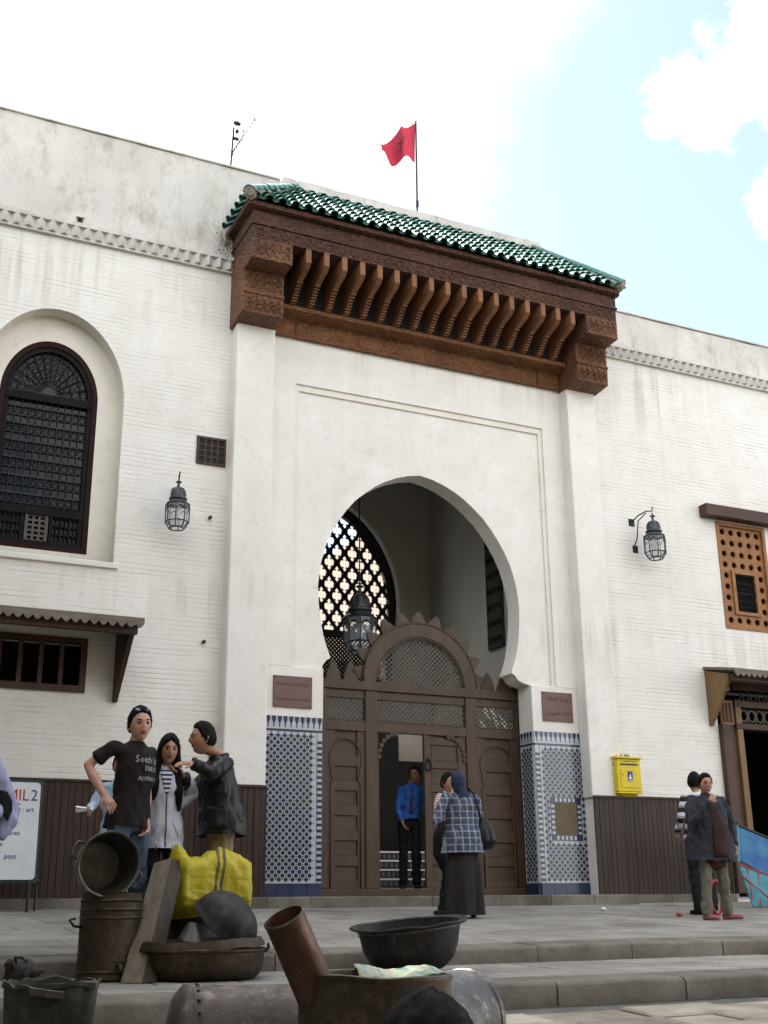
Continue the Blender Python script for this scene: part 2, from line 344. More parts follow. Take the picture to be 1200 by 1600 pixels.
floor = lambda y: -.02-.0545*(15-y)
def floorz(y): return floor(y) if y >= 9 else (-.48-.025*(9-y) if y >= 7.4 else -.672-.05*(7.4-y))

# ------------------------------------------------------------------ the setting: street, lower step, platform
def stone_slab(x0, x1, y0, y1, zf, th, ch=.012, skew=0.0, dz=0.0):
    """a paving stone with a chamfered upper edge following the floor height zf(y); about 20 triangles"""
    j = lambda: random.uniform(-skew, skew)
    q = [(x0+j(), y0+j()), (x1+j(), y0+j()), (x1+j(), y1+j()), (x0+j(), y1+j())]; cx = (x0+x1)/2; cy = (y0+y1)/2
    t = [random.uniform(-.003, .003) for _ in q]
    inn = [(x+(ch if x < cx else -ch), y+(ch if y < cy else -ch)) for x, y in q]
    vs = [(x, y, zf(y)+dz-th) for x, y in q]+[(x, y, zf(y)+dz-ch*.8) for x, y in q]+[(x, y, zf(y)+dz+k) for (x, y), k in zip(inn, t)]
    fs = [(8, 9, 10, 11)]+[(a, b, b+4, a+4) for a, b in ((0, 1), (1, 2), (2, 3), (3, 0))]+[(a+4, b+4, b+8, a+8) for a, b in ((0, 1), (1, 2), (2, 3), (3, 0))]
    mb = MB(); mb.add(vs, fs); return mb
def worn_kerb(x0, x1, y0, y1, zf, th):
    """a step stone whose front arris is chipped and rounded; about 50 triangles"""
    n = max(5, int((x1-x0)/.11)); vs = []; dz = random.uniform(-.010, .004); sl_ = random.uniform(-.006, .006)
    for i in range(n+1):
        t = i/n; x = x0+(x1-x0)*t; e = .012 if 0 < i < n else .022; k = abs(noise.noise(Vector((x*2.3, y0, 5))))*.030+abs(noise.noise(Vector((x*9, y0, 1))))*.022*(noise.noise(Vector((x*1.1, 3, y0))) > 0); z = dz+sl_*t; b = .006*noise.noise(Vector((x*6, y0, 2)))
        vs += [(x, y0+b, zf(y0)-th), (x, y0+b, zf(y0)+z-.018-k), (x, y0+.016+k*.9, zf(y0)+z-.002-k*.18), (x, y0+.055+k, zf(y0)+z), (x, y1-e, zf(y1)+z), (x, y1, zf(y1)+z-.012), (x, y1, zf(y1)-th)]
    fs = [(i*7+j, (i+1)*7+j, (i+1)*7+j+1, i*7+j+1) for i in range(n) for j in range(6)]+[tuple(range(6, -1, -1)), tuple(n*7+j for j in range(7))]
    mb = MB(); mb.add(vs, fs); return mb
def sheet(name, pts, mat, label=None):
    mb = MB(); mb.add([p for p in pts], [tuple(range(len(pts)))]); o = mb.build(name, mat); tag(o, label, kind='structure'); return o
street = sheet('street', [(-120, -160, -.672-.05*7.4-.02), (160, -160, -.672-.05*7.4-.02), (160, 0, -1.062), (-120, 0, -1.062)], M['mortar'], 'grey stone paved street below the two steps')
m2 = MB(); m2.add([(-120, 0, -1.062), (160, 0, -1.062), (160, 7.42, -.69), (-120, 7.42, -.69)], [(0, 1, 2, 3)]); m2.build('street_bed', M['mortar'], street)
fz = lambda y: -.672-.05*(7.4-y)
y = 3.1; row = 0
while y < 7.3:
    h = random.uniform(.34, .50); x = 1.2+.45*y-2.0 + random.random()*.4
    while x < 9.2:
        w = random.uniform(.38, .78)
        if y+h < 7.38 and x+w > .1*y-.3: stone_slab(x+.008, x+w-.008, y+.008, y+h-.008, fz, .1, .014, .014, random.uniform(-.012, .004)).build('paving_stone', M['cobble'], street)
        x += w
    y += h
lower = MB(); lower.prism([(7.44, -1.1), (7.44, -.535), (9.1, -.50), (9.1, -1.1)], -40, 60, 0, 'x'); lower = lower.build('lower_step', M['mortar']); tag(lower, 'lower grey stone step with worn edge', kind='structure')
zl = lambda y: -.48-.025*(9-y)
x = -2.0
while x < 16:
    w = random.uniform(.75, 1.45); d = random.uniform(-.012, .012); worn_kerb(x+.004, x+w-.004, 7.4+d, 7.78, zl, .165).build('kerb_stone', M['kerb'], lower, smooth=50, recalc=True); x += w
for ya, yb in ((7.79, 8.2), (8.21, 8.6), (8.61, 9.03)):
    x = -2+random.random()
    while x < 16:
        w = random.uniform(.55, 1.1); stone_slab(x+.005, x+w-.005, ya, yb, zl, .06, .010, .006).build('paving_stone', M['stone'], lower); x += w
plat = MB(); plat.prism([(9.04, -1.1), (9.04, floor(9)-.03), (15.2, floor(15.2)-.03), (15.2, -1.1)], -40, 60, 0, 'x'); plat = plat.build('pavement', M['mortar']); tag(plat, 'grey flagstone pavement in front of the gate', kind='structure')
x = -2.3
while x < 17:
    w = random.uniform(.8, 1.5); d = random.uniform(-.012, .012); worn_kerb(x+.004, x+w-.004, 9.0+d, 9.36, floor, .15).build('kerb_stone', M['kerb'], plat, smooth=50, recalc=True); x += w
ya = 9.37
while ya < 14.5:
    d = .62; x = -1.6+random.random()
    while x < .98*ya+1.2:
        w = random.uniform(.7, 1.3); stone_slab(x+.005, x+w-.005, ya, ya+d-.012, floor, .06, .010, .004).build('paving_stone', M['stone'], plat); x += w
    ya += d
for nm, x, y_, c, lb in (('litter', 9.35, 13.2, 'white', 'small crumpled white paper scrap lying on the pavement'), ('litter', 9.6, 12.0, 'cart_red', 'small crumpled pink wrapper lying on the pavement')):
    mb = MB(); mb.lathe([(0, 0), (.035, .008), (.042, .026), (.022, .045), (0, .05)], 7); mb.v = [(vx+random.uniform(-.012, .012), vy+random.uniform(-.012, .012), vz) for vx, vy, vz in mb.v]
    t = mb.build(nm, M[c]); t.location = (x, y_, floor(y_)+.004); tag(t, lb, 'litter', 'scraps of litter on the pavement')

# ------------------------------------------------------------------ the building
B = thing('mosque_library_building', 'white plastered building with a tall arched portal under a green tiled canopy', 'building', (7.8, 15, 0))
YB = 15.4
# left wall with the arched window recess and the small barred window
RC = (2.17, 6.6)
recess = [(1.20, 4.32), (3.14, 4.32)] + arc(RC[0], RC[1], .97, 0, 180, 28, 1.28)
mb = MB(); hole_wall(mb, recess, (-1.2, 4.69, 3.62, 9.05), 15.0, 15.26, 0, 1, back=False)
low_open = [(-.6, 2.60), (2.86, 2.60), (2.86, 3.24), (-.6, 3.24)]
hole_wall(mb, low_open, (-1.2, 4.69, 1.5, 3.62), 15.0, 15.35, 0, 0, back=False)
mb.box(-1.2, 4.69, 15.0, 15.3, -.3, 1.5); mb.box(-30, -1.2, 15, 15.3, -.3, 9.05)
mb.build('wall', [M['wall'], M['ivory']], B, label='whitewashed long brick wall with the tall arched window')
win_c = [(1.51, 4.47), (2.83, 4.47)] + arc(RC[0], 6.66, .66, 0, 180, 28, .84)
mb = MB(); hole_wall(mb, win_c, (1.0, 3.4, 4.25, 8.0), 15.26, 15.42, 0, 0, back=False); mb.build('window_reveal', M['ivory'], B)
mb = MB(); mb.box(1.12, 3.2, 14.955, 15.27, 4.24, 4.32); mb.build('window_sill', M['plaster'], B, bevel=.012)
# right wall with two openings
mb = MB()
hole_wall(mb, [(13.50, 4.36), (14.60, 4.36), (14.60, 6.27), (13.50, 6.27)], (10.93, 17, 3.75, 9.05), 15.0, 15.3, 0, 0, back=False)
hole_wall(mb, [(13.12, .02), (15.6, .02), (15.6, 3.3), (13.12, 3.3)], (10.93, 17, -.3, 3.75), 15.0, 15.35, 0, 0, back=False)
mb.box(17, 45, 15, 15.3, -.3, 9.05)
mb.build('wall', [M['wall']], B, label='whitewashed long brick wall with the orange lattice window')
# parapets
random.seed(3)
def parapet(x0, x1, z0, z1, y0=15.0, y1=15.45, cut0=0, cut1=0, mat='parapet', label=None):
    mb = MB(); n = max(2, int((x1-x0)/.22)); top = []
    for i in range(n+1):
        xx = x0+(x1-x0)*i/n; top.append((xx, z1+random.uniform(-.012, .012)))
    mb.prism([(x0-cut0, z0), (x1+cut1, z0)]+top[::-1], y0, y1); return mb.build('parapet', M[mat], B, label=label)
parapet(-30, 5.42, 9.20, 10.87); parapet(10.0, 45, 9.20, 9.95)
parapet(5.40, 10.16, 9.24, 10.92, 14.93, 15.40, .75, .65)
mb = MB(); mb.box(-30, 4.69, 15, 15.44, 9.05, 9.20); mb.box(10.93, 45, 15, 15.44, 9.05, 9.20); mb.box(4.69, 10.93, 15.02, 15.44, 7.9, 9.24); mb.build('wall_head', M['wall'], B)
mb = MB()
for a, b in ((-30, 5.36), (10.24, 45)): mb.box(a, b, 14.97, 15.5, (10.875 if a < 0 else 9.962), (10.905 if a < 0 else 9.99))
mb.build('coping', M['parapet'], B)
# cornices of dog-tooth bricks
def cornice(x0, x1, tx0, tx1):
    mb = MB(); mb.box(x0, x1, 14.90, 15.0, 9.195, 9.255); mb.box(x0, x1, 14.965, 15.0, 9.035, 9.195); mb.box(x0, x1, 14.94, 15.0, 9.0, 9.035)
    c = mb.build('cornice', M['parapet'], B)
    t = MB(); t.prism([(-.075, 0), (0, -.085), (.075, 0)], 0, .155, 0, 'z'); tm = t.mesh('dentil', [M['parapet']])
    n = int((tx1-tx0)/.163)
    for i in range(n): inst('dentil', tm, c, (tx0+.163*(i+.5), 14.966, 9.037+random.uniform(-.004, .004)), (0, 0, random.uniform(-.06, .06)))
cornice(-1.5, 4.66, .9, 4.66); cornice(10.98, 17.0, 10.98, 15.6)
mb = MB(); hole = MB(); hole.box(2.30, 2.375, 14.985, 15.01, 9.285, 9.385); hole.build('drain_hole', M['void'], B)
mb.box(2.28, 2.395, 14.96, 15.0, 9.385, 9.41); mb.build('drain_hood', M['parapet'], B)
# pillars
for x0, x1 in ((4.67, 5.26), (10.395, 10.95)):
    mb = MB(); mb.box(x0, x1, 14.76, 15.05, 1.47, 8.12); mb.box(x0+.03, x1-.03, 14.80, 15.05, -.3, 1.47); mb.build('pillar', M['plaster'], B, bevel=.02)
# portal wall with the horseshoe arch
HW = [(3.16, 1.70), (3.19, 1.62), (3.26, 1.56), (3.33, 1.54), (3.345, 1.50), (3.5, 1.56), (3.63, 1.60), (3.85, 1.643), (4.09, 1.672), (4.35, 1.685), (4.66, 1.648), (4.85, 1.60), (5.01, 1.55), (5.2, 1.46), (5.37, 1.36), (5.55, 1.235), (5.72, 1.09), (5.86, .93), (5.98, .775), (6.08, .61), (6.17, .42), (6.235, .22), (6.275, 0)]
CX = 7.78
arch = [(CX-1.62, .02), (CX+1.80, .02), (CX+1.80, 3.14)] + [(CX+h, z) for z, h in HW] + [(CX-h, z) for z, h in HW[-2:0:-1]] + [(CX-1.62, 3.14)]
mb = MB(); hole_wall(mb, arch, (5.2, 10.42, -.05, 8.16), 15.06, YB, 0, 0, back=True); mb.build('portal_wall', M['plaster'], B, smooth=40)
# raised surround that leaves the sunken rectangular field round the arch
mb = MB()
for x0, x1, z0, z1 in ((5.26, 5.68, 3.13, 7.42), (10.03, 10.395, 3.13, 7.42), (5.26, 10.395, 7.42, 8.16)): mb.box(x0, x1, 15.0, 15.08, z0, z1)
mb.build('portal_surround', M['plaster'], B)
mb = MB()
for x0, x1, z0, z1 in ((5.68, 5.75, 3.138, 7.42), (9.96, 10.03, 3.138, 7.42), (5.75, 9.96, 7.32, 7.42)): mb.box(x0, x1, 15.03, 15.08, z0, z1)
mb.build('field_moulding', M['ivory'], B)
for x0, x1 in ((5.262, 6.166), (9.574, 10.393)):
    mb = MB(); mb.box(x0, x1, 15.003, YB-.02, 2.43, 3.135); mb.build('jamb_block', M['plaster'], B, bevel=.012)
for sgn in (-1, 1):                                        # little corbels under the arch
    mb = MB(); e = 1.80 if sgn > 0 else 1.62
    mb.prism([(CX+sgn*1.50, 3.345), (CX+sgn*1.49, 3.30), (CX+sgn*1.55, 3.27), (CX+sgn*1.60, 3.20), (CX+sgn*(e-.02 if sgn > 0 else e), 3.14), (CX+sgn*(e+.05), 3.14), (CX+sgn*(e+.05), 3.345)][::1 if sgn > 0 else -1], 15.058, YB+.01); mb.build('impost', M['plaster'], B)

# ------------------------------------------------------------------ carved cedar canopy with green glazed tiles
random.seed(11)
mb = MB()                                                  # upper beam
mb.box(4.62, 11.0, 14.06, 15.0, 9.15, 9.36); mb.box(4.60, 11.02, 14.035, 15.0, 9.36, 9.40); mb.box(4.62, 11.0, 14.05, 15.0, 9.40, 9.60); mb.box(4.57, 11.05, 13.99, 15.0, 9.60, 9.66)
CAN = mb.build('tiled_canopy', M['cedar_dark'], B, bevel=.008, label='carved cedar canopy with a green glazed tile roof')
for x0, x1 in ((4.62, 5.25), (10.39, 11.0)):               # stepped corner blocks
    mb = MB(); mb.prism([(14.74, 8.10), (14.42, 8.13), (14.40, 8.42), (14.375, 8.425), (14.375, 8.455), (14.41, 8.46), (14.41, 8.80), (14.06, 8.82), (14.06, 9.15), (15.0, 9.15), (15.0, 8.10)], x0, x1, 0, 'x')
    mb.build('corner_block', M['cedar_mid'], CAN, bevel=.008)
mb = MB()
mb.prism([(14.98, 8.14), (14.93, 8.14), (14.93, 8.16), (14.945, 8.17), (14.945, 8.41), (14.925, 8.425), (14.70, 8.475), (14.70, 8.535), (14.73, 8.56), (14.98, 8.56)], 5.27, 10.37, 0, 'x')
mb.build('frieze_beam', M['cedar'], CAN, recalc=True)
for xa in (5.66, 9.95):
    mb = MB(); mb.box(xa-.012, xa+.012, 14.93, 14.95, 8.17, 8.41); mb.build('frieze_divider', M['cedar_dark'], CAN)
# carved inscription band: rows of small raised strokes
mb = MB(); x = 5.72
while x < 9.9:
    w = random.uniform(.012, .03); h = random.uniform(.05, .17); z0 = 8.20+random.uniform(0, .03)
    k = random.random()
    if k < .45: mb.box(x, x+.013, 14.937, 14.947, z0, z0+h)
    elif k < .8: mb.tube([(x+.03*cos(t)-.0, 14.942, 8.255+random.uniform(0, .05)*0+.03*sin(t)) for t in (0, .9, 1.8, 2.7, 3.6, 4.5)], .006, 4)
    else: mb.box(x-.02, x+.045, 14.937, 14.947, 8.215, 8.228)
    x += random.uniform(.028, .05)
mb.build('carved_inscription', M['cedar_plain'], CAN, kind='stuff')
mb = MB(); mb.box(5.25, 10.39, 14.80, 15.0, 8.56, 9.15); mb.build('back_board', M['void'], CAN)  # near-black board: shade between the brackets put into its colour
# brackets with a notched lower curve
prof = [(14.80, 9.15), (14.06, 9.15), (14.06, 8.93), (14.13, 8.87), (14.40, 8.80)]
n = 7
for i in range(n):
    t0 = i/n; t1 = (i+1)/n
    yA = 14.42+.26*t0**.8; zA = 8.795-.225*t0; yB = 14.42+.26*t1**.8; zB = 8.795-.225*t1
    prof += [(yA-.018, zA), (yA-.018, zA-(zA-zB)*.62), (yB+.004, zB+.012)]
prof += [(14.70, 8.565), (14.80, 8.565)]
mb = MB(); mb.prism(prof, -.041, .041, 0, 'x'); br = mb.mesh('bracket', [M['cedar_plain']], recalc=True)
for i in range(17): inst('bracket', br, CAN, (5.50+.2894*i+random.uniform(-.006, .006), random.uniform(-.01, .01), random.uniform(-.006, .006)), (0, 0, random.uniform(-.012, .012)) and (0, 0, 0))
mb = MB()                                                  # small carved rosettes and chevrons in relief
for x0, x1 in ((4.66, 5.22), (10.42, 10.97)):
    for z0, z1, y_ in ((8.86, 9.12, 14.06), (8.50, 8.77, 14.41), (8.17, 8.38, 14.402)):
        n = 5
        for i in range(n):
            c = (x0+(x1-x0)*(i+.5)/n, (z0+z1)/2); w = (x1-x0)/n*.42; h = (z1-z0)*.42
            for k in range(2): mb.tube([(c[0]-w, y_-.004, c[1]-h*(1-k)), (c[0], y_-.004, c[1]+h*(k if k else .1)), (c[0]+w, y_-.004, c[1]-h*(1-k))], .010, 4)
x = 4.75
while x < 10.9:
    mb.tube([(x+.055*cos(t), 14.054, 9.255+.06*sin(t)) for t in [2*pi*k/8 for k in range(8)]], .009, 4, closed=True); mb.tube([(x+.07, 14.055, 9.18), (x+.115, 14.055, 9.33)], .008, 4); x += .185
mb.build('carved_relief', M['cedar_mid'], CAN, kind='stuff')
# roof deck (hipped on three sides)
ex0, ex1, ey, ez = 4.50, 11.03, 13.93, 9.66; tx0, tx1, ty, tz = 5.62, 10.02, 14.98, 10.70
mb = MB(); mb.add([(ex0, ey, ez), (ex1, ey, ez), (ex1, 15.0, ez), (ex0, 15.0, ez), (tx0, ty, tz), (tx1, ty, tz), (ex0+.02, ey+.02, ez-.05), (ex1-.02, ey+.02, ez-.05), (ex1-.02, 15, ez-.05), (ex0+.02, 15, ez-.05)],
    [(0, 1, 5, 4), (1, 2, 5), (3, 0, 4), (6, 9, 8, 7), (0, 6, 7, 1), (0, 3, 9, 6), (1, 7, 8, 2)]); mb.build('roof_deck', M['cedar_dark'], CAN)
slope = atan2(tz-ez, ty-ey); SL = sqrt((tz-ez)**2+(ty-ey)**2)
def half_tile(L, r0, r1, th=.014, seg=9):
    """barrel tile along +Y (lower end at -L/2), arched upwards"""
    mb = MB(); vs = []
    for y_, r in ((-L/2, r0), (L/2, r1)):
        for rr in (r, r-th):
            for k in range(seg+1): a = pi*k/seg; vs.append((rr*cos(a), y_, rr*sin(a)))
    m_ = seg+1; fs = []
    for k in range(seg): fs += [(k, k+1, 2*m_+k+1, 2*m_+k), (m_+k, 3*m_+k, 3*m_+k+1, m_+k+1), (k, m_+k, m_+k+1, k+1), (2*m_+k, 2*m_+k+1, 3*m_+k+1, 3*m_+k)]
    fs += [(0, 2*m_, 3*m_, m_), (seg, m_+seg, 3*m_+seg, 2*m_+seg)]
    mb.add(vs, fs); return mb
tile_me = half_tile(.205, .076, .054, .010).mesh('roof_tile', [M['tile_green']], smooth=35, recalc=True)
RX = Matrix.Rotation(slope, 3, 'X'); SP = .2; rows = 9; ex = SL/rows
ncol = int((ex1-ex0)/SP)
for c in range(ncol):
    x = ex0+.1+(ex1-ex0-.2)*c/(ncol-1)
    for r in range(rows):
        s = (r+.5)*ex; u = s/SL
        if x < ex0+(tx0-ex0)*u-.03 or x > ex1-(ex1-tx1)*u+.03: continue
        p = Vector((x+random.uniform(-.006, .006), ey-.04+s*cos(slope), ez+.035+s*sin(slope)+.012*random.random()))
        inst('roof_tile', tile_me, CAN, p, RX @ Matrix.Rotation(radians(-5)+random.uniform(-.03, .03), 3, 'X') @ Matrix.Rotation(random.uniform(-.03, .03), 3, 'Z') @ Matrix.Rotation(random.uniform(-.05, .05), 3, 'Y'))
mb = MB()                                                  # channels between the barrel tiles and both side slopes, joined
for c in range(ncol+1):
    x = ex0+(ex1-ex0)*c/ncol
    for r in range(rows):
        s0 = r*ex-.02; s1 = (r+1)*ex+.02; u = (r+.5)/rows
        if x < ex0+(tx0-ex0)*u-.1 or x > ex1-(ex1-tx1)*u+.1: continue
        vs = []
        for s, lift in ((s0, .022), (s1, .004)):
            for k in range(7): a = pi+pi*k/6; vs.append((x+.075*cos(a), ey-.05+s*cos(slope), ez+.05+lift+s*sin(slope)+.06*sin(a)*.8))
        mb.add(vs, [(k, k+1, k+8, k+7) for k in range(6)])
for side in (-1, 1):
    xe = ex0 if side < 0 else ex1; xt = tx0 if side < 0 else tx1; run = abs(xt-xe); sl2 = atan2(tz-ez, run); Ls = sqrt(run**2+(tz-ez)**2)
    base = half_tile(.205, .076, .054, .010); k = 0
    yy = ey+.1
    while yy < 15.0:
        for r in range(rows):
            s = (r+.5)*Ls/rows; u = s/Ls
            if yy < ey+(ty-ey)*u: continue
            m4 = Matrix.Translation((xe-side*(-.04)*0+(xt-xe)*u-(.04 if side < 0 else -.04), yy, ez+.04+s*sin(sl2))) @ Matrix.Rotation(-side*-1*0+(pi/2 if side > 0 else -pi/2), 4, 'Z') @ Matrix.Rotation(sl2-.07, 4, 'X')
            mb.add([m4 @ Vector(v) for v in base.v], base.f)
        yy += SP
mb.build('channel_tiles', M['tile_green'], CAN, smooth=35, kind='stuff')
hip_me = half_tile(.235, .095, .080, .018).mesh('ridge_tile', [M['tile_green']], smooth=35, recalc=True)
for side in (-1, 1):
    a = Vector((ex0 if side < 0 else ex1, ey-.05, ez+.08)); b = Vector((tx0 if side < 0 else tx1, ty, tz+.06)); d = (b-a).normalized()
    R3 = Matrix((d.cross(Vector((0, 0, 1))).normalized(), d, d.cross(Vector((0, 0, 1))).normalized().cross(d))).transposed()
    mb = MB(); mb.tube([a+d*.02-Vector((0, 0, .03)), b-Vector((0, 0, .03))], .085, 8); mb.build('ridge_mortar', M['mortar_tan'], CAN)
    for i in range(9): inst('ridge_tile', hip_me, CAN, a+(b-a)*((i+.5)/9)+Vector((0, 0, .02+.008*random.random())), R3 @ Matrix.Rotation(.07, 3, 'X') @ Matrix.Rotation(random.uniform(-.05, .05), 3, 'Z'))
    mb = MB(); mb.lathe([(0, 0), (.075, 0), (.075, .05), (0, .05)], 12, mat=Matrix.Translation(a+Vector((0, 0, .01))-d*.03) @ d.to_track_quat('Z', 'Y').to_matrix().to_4x4()); mb.build('ridge_end', M['mortar_tan'], CAN)
# dry weeds growing out of the joint left of the canopy
WD = thing('dry_weed', 'dry wispy weed growing from the wall beside the canopy corner', 'plant', (4.55, 14.99, 9.55))
mb = MB()
for i in range(26):
    a = random.uniform(-.9, .5); L = random.uniform(.25, .75); p = [Vector((4.5+random.uniform(-.08, .08), 14.97, 9.45))]
    for k in range(4): p.append(p[-1]+Vector((sin(a)*L/4*-1*(-1 if a > 0 else 1)*0+sin(a)*L/4, -.02-.03*random.random(), cos(a)*L/4))); a += random.uniform(-.25, .3)
    mb.tube(p, [.003, .0025, .002, .0015, .001], 4)
mb.build('stem', rough_mat('dry_stalk', (.20, .17, .10), (.28, .24, .15), 9, .9), WD)
mb = MB()
for i in range(60):
    c = Vector((4.5+random.gauss(0, .09), 14.95-abs(random.gauss(0, .05)), 9.38+random.gauss(0, .10))); d = Vector((random.uniform(-1, 1), random.uniform(-1, 0), random.uniform(-1, 1))).normalized(); e = d.orthogonal().normalized()
    mb.add([c-d*.03, c+e*.012, c+d*.03, c-e*.012], [(0, 1, 2, 3)])
mb.build('foliage', rough_mat('dull_leaf', (.035, .05, .025), (.07, .075, .035), 9, .8), WD, kind='stuff')

# ------------------------------------------------------------------ zellige on the two jambs, dado, doorstep
def zellige_panel(P, w, h, par, corner=None, niche=None):
    """P(u, v, d) maps panel coordinates to the world, d outwards; w x h from the bottom"""
    def bx(mb, u0, u1, v0, v1, d0, d1, mi=0):
        vs = [P(u, v, d) for d in (d0, d1) for v in (v0, v1) for u in (u0, u1)]
        mb.add(vs, [(0, 2, 3, 1), (4, 5, 7, 6), (0, 1, 5, 4), (2, 6, 7, 3), (0, 4, 6, 2), (1, 3, 7, 5)], mi)
    mb = MB(); bx(mb, 0, w, .16, h, 0, .018); z = mb.build('zellige_panel', M['zel_white'], par, label='blue and white zellige tile panel')
    mb = MB(); k = max(1, round(w/.2))
    for i in range(k): bx(mb, w*i/k+.003, w*(i+1)/k-.003, .0, .145, 0, .026)
    mb.build('base_tile', M['zel_blue'], z, kind='stuff')
    nv, dk, wh = MB(), MB(), MB()
    bx(nv, 0, w, .148, .165, 0, .021); bx(nv, 0, w, h-.205, h-.175, 0, .021)
    e0 = .0; e1 = w
    if corner:
        cu = w-.075 if corner > 0 else 0; n_ = int((h-.2-.19)/.078)
        for i in range(n_):
            va = .19+i*.078; bx(nv, cu+.004, cu+.071, va, va+.037, 0, .024); bx(wh, cu+.012, cu+.063, va+.041, va+.075, 0, .022)
        bx(nv, (cu-.006 if corner > 0 else cu+.078), (cu-.001 if corner > 0 else cu+.084), .17, h-.21, 0, .021)
        if corner > 0: e1 = w-.09
        else: e0 = .09
    n_ = int(w/.082)                                         # frieze of blue stepped merlons
    for i in range(n_):
        c = (i+.5)*w/n_; t = .030
        for pr in ([(c-t, h-.002), (c-t, h-.05), (c-.008, h-.10), (c-.008, h-.15), (c+.008, h-.15), (c+.008, h-.10), (c+t, h-.05), (c+t, h-.002)],):
            m_ = len(pr); nv.add([P(u, v, .0185) for u, v in pr]+[P(u, v, .021) for u, v in pr], [tuple(range(m_)), tuple(range(2*m_-1, m_-1, -1))]+[(q, (q+1) % m_, m_+(q+1) % m_, m_+q) for q in range(m_)])
    sp = .0955; v = .215; r = 0
    def dot(mb, u, v, ra, n=8):
        vs = [P(u+ra*(1 if q % 2 == 0 else .86)*cos(2*pi*q/n), v+ra*(1 if q % 2 == 0 else .86)*sin(2*pi*q/n), .0205) for q in range(n)]; mb.add(vs, [tuple(range(n))])
    while v < h-.25:
        u = e0+.045+(sp/2 if r % 2 else 0)
        while u < e1-.03:
            if not (niche and niche[0]-.10 < u < niche[1]+.10 and niche[2]-.10 < v < niche[3]+.10):
                dot(nv if random.random() < .5 else dk, u, v, .0325)
                for du, dv in ((sp/2, 0), (0, sp/2)):
                    if e0+.02 < u+du < e1-.02: dot(dk, u+du, v+dv, .0105, 6)
            u += sp
        v += sp/2; r += 1
    if niche:
        u0, u1, v0, v1 = niche
        bx(nv, u0-.085, u1+.085, v0-.085, v1+.085, 0, .021)
        mm = int((u1-u0)/.07)
        for i in range(mm):
            for vv in (v0-.07, v1+.015): bx(wh, u0+(i+.1)*(u1-u0)/mm, u0+(i+.6)*(u1-u0)/mm, vv, vv+.055, 0, .024)
        mm = int((v1-v0)/.07)
        for i in range(mm):
            for uu in (u0-.07, u1+.015): bx(wh, uu, uu+.055, v0+(i+.1)*(v1-v0)/mm, v0+(i+.6)*(v1-v0)/mm, 0, .024)
        g = MB(); bx(g, u0, u1, v0, v1, 0, .023); g.build('carved_plaque', carved('carved_tan_plaster', (.22, .175, .10), (.27, .22, .13), 40), z)
    nv.build('navy_mosaic', M['zel_navy'], z, kind='stuff'); dk.build('dark_mosaic', M['zel_dark'], z, kind='stuff')
    if wh.v: wh.build('white_mosaic', M['zel_white'], z, kind='stuff')
    return z
ZB = .10; ZH = 2.34
for x0, x1 in ((5.30, 6.155), (9.582, 10.44)):
    mb = MB(); mb.box(x0+.03, x1-.003, 15.02, YB-.02, -.05, 2.428); mb.build('jamb_core', M['plaster'], B)
zellige_panel(lambda u, v, d: (5.32+u, 15.02-d, ZB+v), .833, ZH, B, corner=1)
zellige_panel(lambda u, v, d: (9.583+u, 15.02-d, ZB+v), .84, ZH, B, corner=-1, niche=(.30, .68, .84, 1.30))
zellige_panel(lambda u, v, d: (9.582-d, 15.37-u, ZB+v), .35, ZH, B)
def dado(x0, x1, y, z1=1.47, z0=.10):
    mb = MB(); x = x0
    while x < x1-.001:
        w = min(.085, x1-x); d = random.uniform(-.002, .003); mb.box(x+.004, x+w-.004, y-.022+d, y, z0, z1); mb.box(x, x+.004, y-.008, y, z0, z1); x += w
    mb.box(x0, x1, y-.045, y, z1, z1+.03); o = mb.build('dado_boards', M['dado'], B, kind='stuff', label='dark brown vertical boards along the foot of the wall')
dado(-3.0, 4.70, 15.0, 1.47); dado(4.675, 5.255, 14.76, 1.45); dado(10.40, 10.945, 14.76, 1.47); dado(10.95, 13.10, 15.0, 1.50)
mb = MB(); mb.box(4.652, 4.675, 14.74, 15.0, .1, 1.45); mb.box(5.255, 5.275, 14.74, 15.02, .1, 1.45); mb.build('dado_return', M['dado'], B)
random.seed(21)
mb = MB(); x = -2.5
DS = None
for x0, x1, y in ((-2.4, 4.66, 14.93), (4.66, 5.32, 14.70)):
    pass
stp = MB(); stp.box(4.64, 10.98, 14.62, 15.7, -.3, .06); stp = stp.build('door_step', M['mortar'], B, label='low stone doorstep')
x = 4.62
while x < 10.95:
    w = min(random.uniform(.55, 1.1), 10.99-x); 
    if 10.99-x-w < .3: w = 10.99-x
    stone_slab(x+.003, x+w-.003, 14.60, 15.45 if x > 6.0 and x < 9.3 else 15.018, lambda y: .098, .22, .018, .004).build('step_stone', M['kerb'], stp); x += w
pl = MB(); pl.box(-2.5, 4.6, 14.95, 15.0, -.3, .02); pl.box(10.99, 13.1, 14.95, 15.0, -.3, .02); pl = pl.build('plinth', M['mortar'], B)
for xa, xb in ((-2.5, 4.62), (10.99, 13.1)):
    x = xa
    while x < xb:
        w = min(random.uniform(.5, 1.0), xb-x); stone_slab(x+.003, x+w-.003, 14.92, 14.999, lambda y: .098, .2, .01, .002).build('plinth_stone', M['kerb'], pl); x += w

